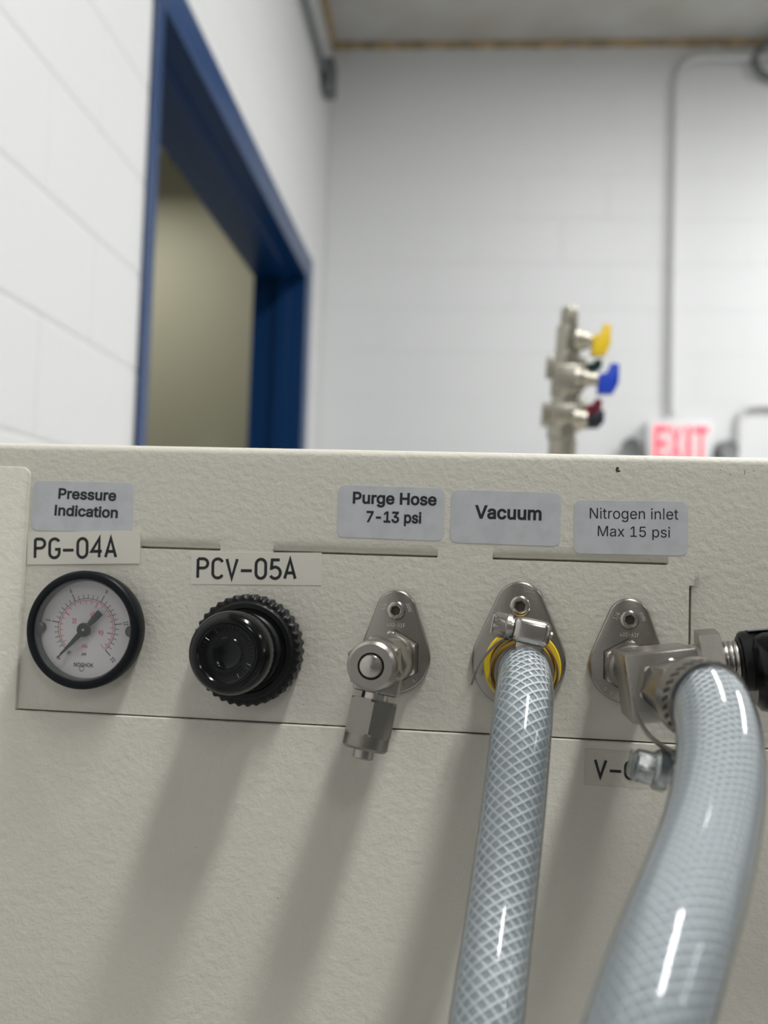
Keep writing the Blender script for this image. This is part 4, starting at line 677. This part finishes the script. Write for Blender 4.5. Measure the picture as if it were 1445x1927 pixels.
b = new(); lathe(b, [(.45, .6), (.45, 1.0), (.2, 1.15)], mxn, 14); ob('pivot_pin', b, 'nickel', n_)
b = new(); lathe(b, [(1.3, 2), (1.3, 5.2)], axis(V(hx, 0, hz), (0, -1, 0)), 16); ob('needle_post', b, 'bezel', g)
b = new(); lathe(b, [(.5, 3.4), (.5, 4.6), (.3, 4.8)], axis(V(dx + 11.2 * math.cos(R(232)) + .9, 0, dz + 11.2 * math.sin(R(232)) + .1), (0, -1, 0)), 12); ob('stop_pin', b, 'nickel', g)
b = new(); lathe(b, [(17.95, 6.9), (17.95, 7.25)], ax, 64); ob('lens', b, 'lens', g)

# ================================================================== black regulator knob
kx, kz = -83.7, -25.6
k_ = thing('regulator_knob', 'black plastic pressure regulator knob with a scalloped ring', 'knob', (kx, 0, kz))
ax = axis(V(kx, 0, kz), (0, -1, 0))
b = new(); lathe(b, [(18.6, 0.05), (19.3, .8), (19.3, 7.6), (18.4, 8.6), (16.9, 8.7), (16.2, 9.3), (14.6, 9.4), (14.2, 8.9), (11, 8.9)], ax, 304, teeth=(38, .8, 17.5)); ob('scalloped_ring', b, 'black', k_)
axk = axis(V(kx, 8.5, kz), (.012, -1, .03))
b = new(); lathe(b, [(13.0, 0), (13.0, 3.0), (12.2, 3.6), (11.8, 4.2), (11.6, 13)], axk, 60, cap0=False)
for i in range(14):
    a = 2 * PI * i / 14; box(b, axk @ Matrix.Translation((11.5 * math.cos(a), 11.5 * math.sin(a), 4)) @ Matrix.Rotation(a, 4, 'Z'), 1.6, 2.2, 8.5, .4)
ob('neck', b, 'black', k_)
b = new(); lathe(b, [(12.4, 11.3), (13.0, 11.2), (13.5, 11.8), (13.75, 13), (13.6, 19.5), (13.2, 21.6), (12.3, 23.3), (11.0, 24.3), (10.0, 24.6), (9.6, 24.5), (9.2, 24.0), (9.0, 23.9), (5.2, 23.9), (4.9, 24.15), (4.6, 24.15), (4.3, 23.9), (2.6, 23.6), (0, 23.45)], axk, 80)
cp = ob('cap', b, 'black_gloss', k_)
b = new()
for r, a0, a1 in ((6.2, 215, 325), (7.0, 220, 320), (7.8, 30, 80)):
    tube(b, [axk @ Vector((r * math.cos(R(a0 + (a1 - a0) * i / 20)), r * math.sin(R(a0 + (a1 - a0) * i / 20)), 23.95)) for i in range(21)], .13, 6)
for i in range(26):
    a = R(-60 + 9 * i); tube(b, [axk @ Vector((r * math.cos(a), r * math.sin(a), 23.95)) for r in (7.2, 8.7)], .09, 4)
ob('moulded_marks', b, 'black_gloss', cp)

# ================================================================== bulkhead plates
def plate_outline(Rb, rt, d, n=26):
    """pear shape, big circle at the origin, small one d above"""
    s = math.asin((Rb - rt) / d); out = []
    for i in range(n + 1):
        a = s + (PI - 2 * s) * i / n; out.append((rt * math.cos(a), d + rt * math.sin(a)))
    for i in range(2 * n + 1):
        a = PI - s + (PI + 2 * s) * i / (2 * n); out.append((Rb * math.cos(a), Rb * math.sin(a)))
    return out
def plate(parent, x, z, Rb, rt, d, tilt=0, th=2.0, stamps=True, bolt_r=3.2, hexhole=None):
    b = new(); prism(b, plate_outline(Rb, rt, d), FACE(x, 0.02, z, tilt), 0, th, .7); p = ob('mounting_plate', b, 'steel_plate', parent, 50)
    c, s = math.cos(R(tilt)), math.sin(R(tilt)); bx, bz = x - d * s, z + d * c
    if stamps:
        def st(txt, ox, oz, rot, cap, w):
            m = FACE(bx + ox, th + .05, bz + oz, rot) @ Matrix.Translation((-w / 2, -cap / 2, 0)); return (txt, m, cap, w)
        items = [st('1/4', -4.2, 1.1, 62, 1.3, 2.9), st('6MM', 4.4, 1.2, -68, 1.3, 3.2), st('402-61F', .1, -5.0, 0, 1.35, 6.6)]
        word = 'SWAGELOK'; r = Rb - 1.9
        for i, ch in enumerate(word):
            a = 228 + (312 - 228) * i / 7
            items.append((ch, FACE(x + r * math.cos(R(a)), th + .05, z + r * math.sin(R(a)), a + 90) @ Matrix.Translation((-.5, -.6, 0)), 1.3, 1.0))
        ob('stamped_lettering', text_mesh(items, .0, .14), 'stamp', p, 20)
    bl = new(); mx = axis(V(bx, th, bz), (0, -1, 0))
    br = bolt_r; hr = br * .46
    lathe(bl, [(br, 0), (br, .9), (br * .93, 1.3), (br * .8, 1.5), (hr * 1.3, 1.5)], mx, 48, cap1=False)
    lathe(bl, [(hr * 1.3, 1.5), (hr * 1.22, 1.48), (hr * 1.22, .1)], mx, 48, hr * 1.2, .3, cap0=False, cap1=False, hexlim=hr * 1.25)
    bo = ob('hex_socket_screw', bl, 'steel', parent)
    s2 = new(); lathe(s2, [(hr * 1.3, .25), (0.01, .12)], mx, 24, cap0=False); ob('socket', s2, 'hole', bo)
    return p
AX = lambda o, d: axis(V(*o), (d[0], -d[1], d[2]))
def threads(b, mx, r, h0, h1, pitch=1.0, n=32):
    h = h0
    while h < h1 - pitch * .5:
        lathe(b, [(r - .35, h), (r, h + pitch * .35), (r, h + pitch * .5), (r - .35, h + pitch * .9)], mx, n); h += pitch
    return b

# ---- purge fitting
pf = thing('tube_fitting', 'stainless elbow tube fitting capped at front and bottom, below the Purge Hose sticker', 'fitting', (-32.6, 0, -26.2), 'bulkhead fittings on the panel')
plate(pf, -32.6, -26.2, 12.3, 7.0, 16.1)
PA = AX((-32.6, 0, -26.2), (-2.7, 43, .4))
b = new(); hexnut(b, PA, 9.5, 1.6, 10.5, PI / 2 + .02, .9, 8.6); ob('bulkhead_nut', b, 'steel', pf, 25)
b = new(); lathe(b, [(9.75, 2.06), (9.75, 2.12)], PA, 48, 9.75, PI / 2 + .02); ob('nut_outline', b, 'hole', pf)  # thin dark hexagon that draws the outline round the nut
b = new(); lathe(b, [(6.4, 10), (6.4, 18)], PA, 36); threads(b, PA, 7.0, 10.6, 16, 1.4); ob('bulkhead_thread', b, 'steel_dark', pf)
o26 = PA @ Vector((0, 0, 25)); dn = Vector((-.16, -.13, -1)).normalized()
b = new(); lathe(b, [(6.6, 15.5), (8.3, 17), (8.7, 19), (8.7, 31.5), (8.2, 33)], PA, 48, 9.6, PI / 2 + .35)
dnx = axis(o26, dn, (0, -1, 0)); box(b, dnx, 14.2, 13.4, 10.2, .9)
ob('elbow_body', b, 'steel_sat', pf, 30)
b = new(); hexnut(b, PA, 8.9, 32.6, 40.8, PI / 2 + .12, 1.1, 8.0); lathe(b, [(7.9, 40.2), (7.9, 42.6), (7.5, 44.2), (6.6, 45.0), (4.1, 45.0), (3.9, 44.6), (3.9, 42.5)], PA, 48, cap1=False); ob('cap_nut', b, 'steel_sat', pf, 30)
b = new(); lathe(b, [(3.65, 42.3), (3.65, 45.2), (3.2, 45.9), (1.8, 46.35), (0, 46.5)], PA, 36); ob('plug', b, 'steel', pf)
b = new(); lathe(b, [(3.95, 42.45), (0, 42.4)], PA, 32, cap0=False); ob('plug_gap', b, 'hole', pf)
b = new(); lathe(b, [(4.6, 9), (4.6, 14)], dnx, 36); ob('branch_neck', b, 'steel', pf)
b = new(); hexnut(b, dnx, 8.35, 12.2, 23.6, .42, 1.3, 7.5); lathe(b, [(7.2, 23.4), (7.3, 24), (7.3, 27.2), (6.6, 28)], dnx, 40); ob('branch_nut', b, 'steel_dark', pf, 25)
b = new(); lathe(b, [(3.4, 27), (3.4, 30.6), (3.0, 31)], dnx, 28); ob('branch_plug', b, 'steel_sat', pf)

# ---- vacuum port
vp = thing('vacuum_port', 'steel pear shaped port plate with a yellow ring below the Vacuum sticker', 'fitting', (9.8, 0, -26), 'bulkhead fittings on the panel')
plate(vp, 9.8, -26.0, 15.9, 8.3, 19.0, 0, 2.2, False, 3.55)
b = new(); lathe(b, [(12.9, 2.0), (12.9, 5.4), (12.5, 5.9), (11.2, 5.9), (10.9, 5.5)], AX((11.0, 0, -27.2), (0, 1, 0)), 64, cap1=False); ob('yellow_ring', b, 'yellow', vp, label='yellow plastic ring')
b = new(); lathe(b, [(10.95, 5.6), (10.7, 4.0), (9.9, 4.0), (9.8, 9.5), (9.2, 9.9), (7.6, 9.9)], AX((11.0, 0, -27.2), (0, 1, 0)), 64, cap0=False); ob('hose_tail', b, 'yellow_dk', vp, label='amber plastic collar')

# ---- braided hoses
def hose(name, label, pts, ro, base, nthreads=10, pitch=38., step=1.6, grp=None, tw=.29, inner='hose_in'):
    h = thing(name, label, 'hose', base, grp)
    path = catmull([V(*p) for p in pts], step)
    for _ in range(40): path = path[:6] + [(path[i - 1] + path[i] * 2 + path[i + 1]) / 4 for i in range(6, len(path) - 1)] + [path[-1]]
    F = frames(path)
    ln = [0]
    for a, c in zip(path, path[1:]): ln.append(ln[-1] + (c - a).length)
    ob('inner_tube', tube(new(), None, ro * .86, 32, False, F=F), inner, h, 60)
    b = new(); rb = ro * .915
    Fs = F
    for s in (1, -1):
        for k in range(nthreads):
            L = []
            for i, (p, t, n, bb) in enumerate(Fs):
                a = 2 * PI * (s * ln[i] / pitch + k / nthreads)
                L.append((p + (n * math.cos(a) + bb * math.sin(a)) * (rb + s * .15), a, n, bb))
            prev = None
            for i, (p, a, n, bb) in enumerate(L):
                rad = n * math.cos(a) + bb * math.sin(a)
                q = L[min(i + 1, len(L) - 1)][0] - L[max(i - 1, 0)][0]; sd = q.cross(rad).normalized()
                ring = [b.verts.new(p + rad * .16), b.verts.new(p + sd * tw), b.verts.new(p - rad * .16), b.verts.new(p - sd * tw)]
                if prev:
                    for m in range(4): b.faces.new((prev[m], prev[(m + 1) % 4], ring[(m + 1) % 4], ring[m]))
                prev = ring
    ob('braid', b, 'braid', h, 60, kind='stuff')
    b = new(); tube(b, None, ro, 40, False, F=F)
    # end rings closing the wall at the near end
    ob('outer_wall', b, 'hose_out', h, 60); return h, F
vac_pts = [(11.1, 7.5, -27.3), (11.1, 20, -27.5), (11.0, 32, -30.4), (10.6, 41, -35.0), (9.7, 48, -40.5), (7.9, 60, -58.5), (4.7, 77.5, -82.3), (1.4, 98, -103.5), (-2, 114, -130), (-6, 124, -175), (-10, 124, -260), (-10, 112, -420), (0, 90, -700), (10, 60, -1085)]
hose('braided_hose', 'clear hose with white braid hanging from the vacuum port', vac_pts, 8.85, (11, 7, -27), 13, 42., grp='braided hoses on the panel')
nit_pts = [(55.2, 63.5, -28.5), (57.3, 71, -28.9), (57.4, 77.3, -30.3), (56.7, 86.6, -34.7), (53.7, 100.7, -42.4), (48.0, 117.1, -51.2), (40.6, 135.2, -58.8), (34.3, 148.4, -65.3), (30.3, 155.8, -71.7), (24.8, 165.2, -81.3), (9.8, 181.9, -120.2), (-2.5, 184.8, -179.6), (-6, 172, -330), (20, 130, -620), (40, 90, -1085)]
hose('braided_hose', 'thick clear hose with white braid curving towards the camera from the nitrogen block', nit_pts, 10.3, (54, 54, -28), 18, 44., tw=.22, inner='hose_in_pale', grp='braided hoses on the panel')

# ---- hose clamp on the vacuum hose
vc = thing('hose_clamp', 'bright worm drive hose clamp on the hose at the yellow ring', 'clamp', (11, 13, -27.5), 'hose clamps')
VA = AX((11.2, 0, -27.4), (0, 1, -.05))
b = new(); lathe(b, [(9.0, 9.5), (9.0, 18.0), (9.7, 18.0), (9.7, 9.5), (9.0, 9.5)], VA, 64, cap0=False, cap1=False); ob('band', b, 'steel_sat', vc, 30)
b = new(); lathe(b, [(10.75, 10.5), (10.75, 17.4), (11.15, 17.4), (11.15, 10.5), (10.75, 10.5)], VA, 64, cap0=False, cap1=False)
ob('outer_band', b, 'steel_sat', vc, 30)
HX = Matrix.Translation(V(12.9, 0, -14.6)) @ Matrix.Rotation(R(10), 4, 'Y')      # local x along the screw
b = new(); box(b, HX @ Matrix.Translation((.2, -19.3, -4.3)), 12.2, 9.5, 8.4, 2.4, 4); box(b, HX @ Matrix.Translation((0.4, -18.3, -6.6)), 9.0, 7.5, 3.4, .8); ob('screw_housing', b, 'steel', vc)
S = HX @ Matrix.Translation((-6.2, -19.3, -.1)) @ Matrix.Rotation(R(-90), 4, 'Y')
b = new(); lathe(b, [(3.3, -1), (3.3, .2), (4.3, .3), (4.3, 1.7), (3.6, 2.2)], S, 32); hexnut(b, S, 4.15, 1.8, 5.9, .2, .6, 3.6)
for sy in (-1, 1): box(b, S @ Matrix.Translation((0, sy * 2.35, 5.7)), 6.2, 2.6, .9, .3)
ob('screw', b, 'steel', vc, 30)
b = new(); lathe(b, [(1.3, 0), (1.3, .7), (.9, 1.0)], HX @ Matrix.Translation((6.2, -19.3, 0)) @ Matrix.Rotation(R(90), 4, 'Y'), 16); ob('screw_tip', b, 'steel', vc)
tail = catmull([V(8, 15, -16.9), V(5.2, 15, -17.6), V(2.6, 15, -19.0), V(-.6, 14.5, -22.3), (V(-3.6, 13.5, -27)), V(-5.6, 13, -32.6)], .8)
b = strip(new(), tail, (0, 1, 0), 7.0, .65); ob('band_tail', b, 'steel_dark', vc)

# ---- nitrogen fitting
nf = thing('tube_fitting', 'stainless block fitting with side nut below the Nitrogen inlet sticker', 'fitting', (46, 0, -25.6), 'bulkhead fittings on the panel')
plate(nf, 46.05, -25.6, 12.7, 7.1, 15.4, -1.0)
NA = AX((46.05, 0, -25.6), (.01, 1, 0))
b = new(); hexnut(b, NA, 9.0, 1.6, 10, PI / 2, .9, 8.2); ob('bulkhead_nut', b, 'steel', nf, 25)
b = new(); lathe(b, [(9.25, 2.06), (9.25, 2.12)], NA, 48, 9.25, PI / 2); ob('nut_outline', b, 'hole', nf)  # dark hexagon outline under this nut as well
b = new(); lathe(b, [(7.0, 9.5), (7.5, 10.5), (7.5, 13), (6.4, 13.5), (6.4, 17)], NA, 36); ob('bulkhead_thread', b, 'steel_dark', nf)
BMX = FACE(51.35, 0, -28.0, 8.5)
b = new(); box(b, BMX @ Matrix.Translation((0, 0, 16)), 21.2, 20.6, 26, .7); ob('valve_block', b, 'steel_sat', nf, 30)
NB = AX((50.9, 42, -27.9), (1.3, 10, 0.1))
b = new(); hexnut(b, NB, 8.6, -1.0, 4.0, .35, .7, 7.9); hexnut(b, NB, 7.9, 3.8, 17.5, .2, .8, 7.1); ob('hose_barb_nut', b, 'steel_sat', nf, 25)
b = new(); lathe(b, [(5.2, 16), (5.2, 18), (6.4, 19), (5.6, 22), (6.4, 23), (5.6, 30), (4, 30)], NB, 24); ob('hose_barb', b, 'steel_dark', nf)
RA = axis(V(61.8, 27, -22.6), (1, -.08, .13), (0, -1, 0))
b = new(); lathe(b, [(6.3, -2), (6.3, 3)], RA, 32); lathe(b, [(6.1, 8), (6.1, 24)], RA, 32); threads(b, RA, 6.6, 9.5, 16, 1.5); ob('side_thread', b, 'steel', nf)
b = new(); hexnut(b, RA, 11.4, 2.4, 8.6, .62, .4, 11.0); ob('side_nut', b, 'steel_sat', nf, 25)

# ---- black coupling that runs off to the right
bc = thing('black_coupling', 'black plastic coupling beside the nitrogen block at the right edge', 'coupling', (80, 27, -22))
b = new(); lathe(b, [(6.4, 14.4), (8.6, 14.6), (9.1, 15.3), (9.3, 24), (9.3, 27)], RA, 48); lathe(b, [(6.9, 13.8), (7.6, 14), (7.6, 14.6)], RA, 32); ob('collar', b, 'black', bc)
RA2 = RA @ Matrix.Translation((0, 0, 0)); c2 = Matrix.Translation(V(0, 2.5, -3.4) - V(0, 0, 0)) @ RA
b = new(); lathe(b, [(9.5, 17), (11.6, 18.5), (12.3, 21), (12.3, 27), (12.8, 28), (13.0, 60), (12.2, 62), (8, 62)], c2, 20)
for i in range(20):
    a = 2 * PI * i / 20; box(b, c2 @ Matrix.Translation((12.7 * math.cos(a), 12.7 * math.sin(a), 29)) @ Matrix.Rotation(a, 4, 'Z'), 1.0, 1.6, 28, .3)
ob('grip', b, 'black_gloss', bc, 30)
b = new(); tube(b, catmull([c2 @ Vector((0, 0, q)) for q in (61, 75)] + [V(160, 40, -30), V(200, 42, -70), V(215, 38, -160), V(215, 30, -420), V(205, 12, -800)], 5), 6.5, 16); ob('supply_hose', b, 'dark', bc)
b = new(); box(b, RA @ Matrix.Translation((9.2, 1.5, 17)), .25, 5, 6, .05); 
ob('white_mark', b, mat('grey_mark', (.12, .13, .15), .6), bc)  # small flat grey patch on top of the collar

# ---- hose clamp on the nitrogen hose
nc = thing('hose_clamp', 'worm drive hose clamp on the thick hose at the nitrogen block', 'clamp', (56, 68, -28.7), 'hose clamps')
CA = AX((55.1, 64.5, -28.5), (2.1, 9, -.55))
b = new(); lathe(b, [(10.45, 0), (10.45, 9), (11.1, 9), (11.1, 0), (10.45, 0)], CA, 72, cap0=False, cap1=False); ob('band', b, 'steel_sat', nc, 30)
b = new()
for i in range(30):
    a = 2 * PI * i / 30
    box(b, CA @ Matrix.Rotation(a, 4, 'Z') @ Matrix.Translation((10.95, 0, 4.6)) @ Matrix.Rotation(R(25), 4, 'X'), .5, 1.15, 3.6, .1)
ob('band_slots', b, 'hole', nc)
SC2 = Matrix.Translation(V(44.4, 75, -46.3)) @ Matrix.Rotation(R(9), 4, 'Y')
S = SC2 @ Matrix.Rotation(R(-90), 4, 'Y')
b = new(); lathe(b, [(3.2, -4.5), (3.2, -2), (4.9, -1.9), (5.3, -1.2), (5.3, .8), (4.6, 1.7)], S, 36); hexnut(b, S, 4.5, 1.2, 6.3, .5, .6, 4.0)
for sy in (-1, 1): box(b, S @ Matrix.Translation((0, sy * 2.7, 6.0)), 6.6, 2.7, 1.6, .4)
ob('screw', b, 'zinc', nc, 30)
b = new(); box(b, SC2 @ Matrix.Translation((7.6, 3, -3.2)), 8.5, 9, 8.2, 1.8, 3); ob('screw_housing', b, 'zinc', nc)
b = strip(new(), catmull([V(50.5, 66, -39.4), V(51.5, 68, -42.5), V(51, 69, -44)], .8), (0, 1, 0), 8.5, 1.0); ob('saddle', b, 'zinc', nc)
tail = catmull([V(36.6, 73, -24.4), V(37.6, 72, -27.6), V(38.9, 72, -33.0), V(42.6, 71, -38.4), V(47.4, 70, -41.8), V(51, 70, -43)], .7)
b = strip(new(), tail, (.15, 1, 0), 7.5, .6); ob('band_tail', b, 'steel_sat', nc)
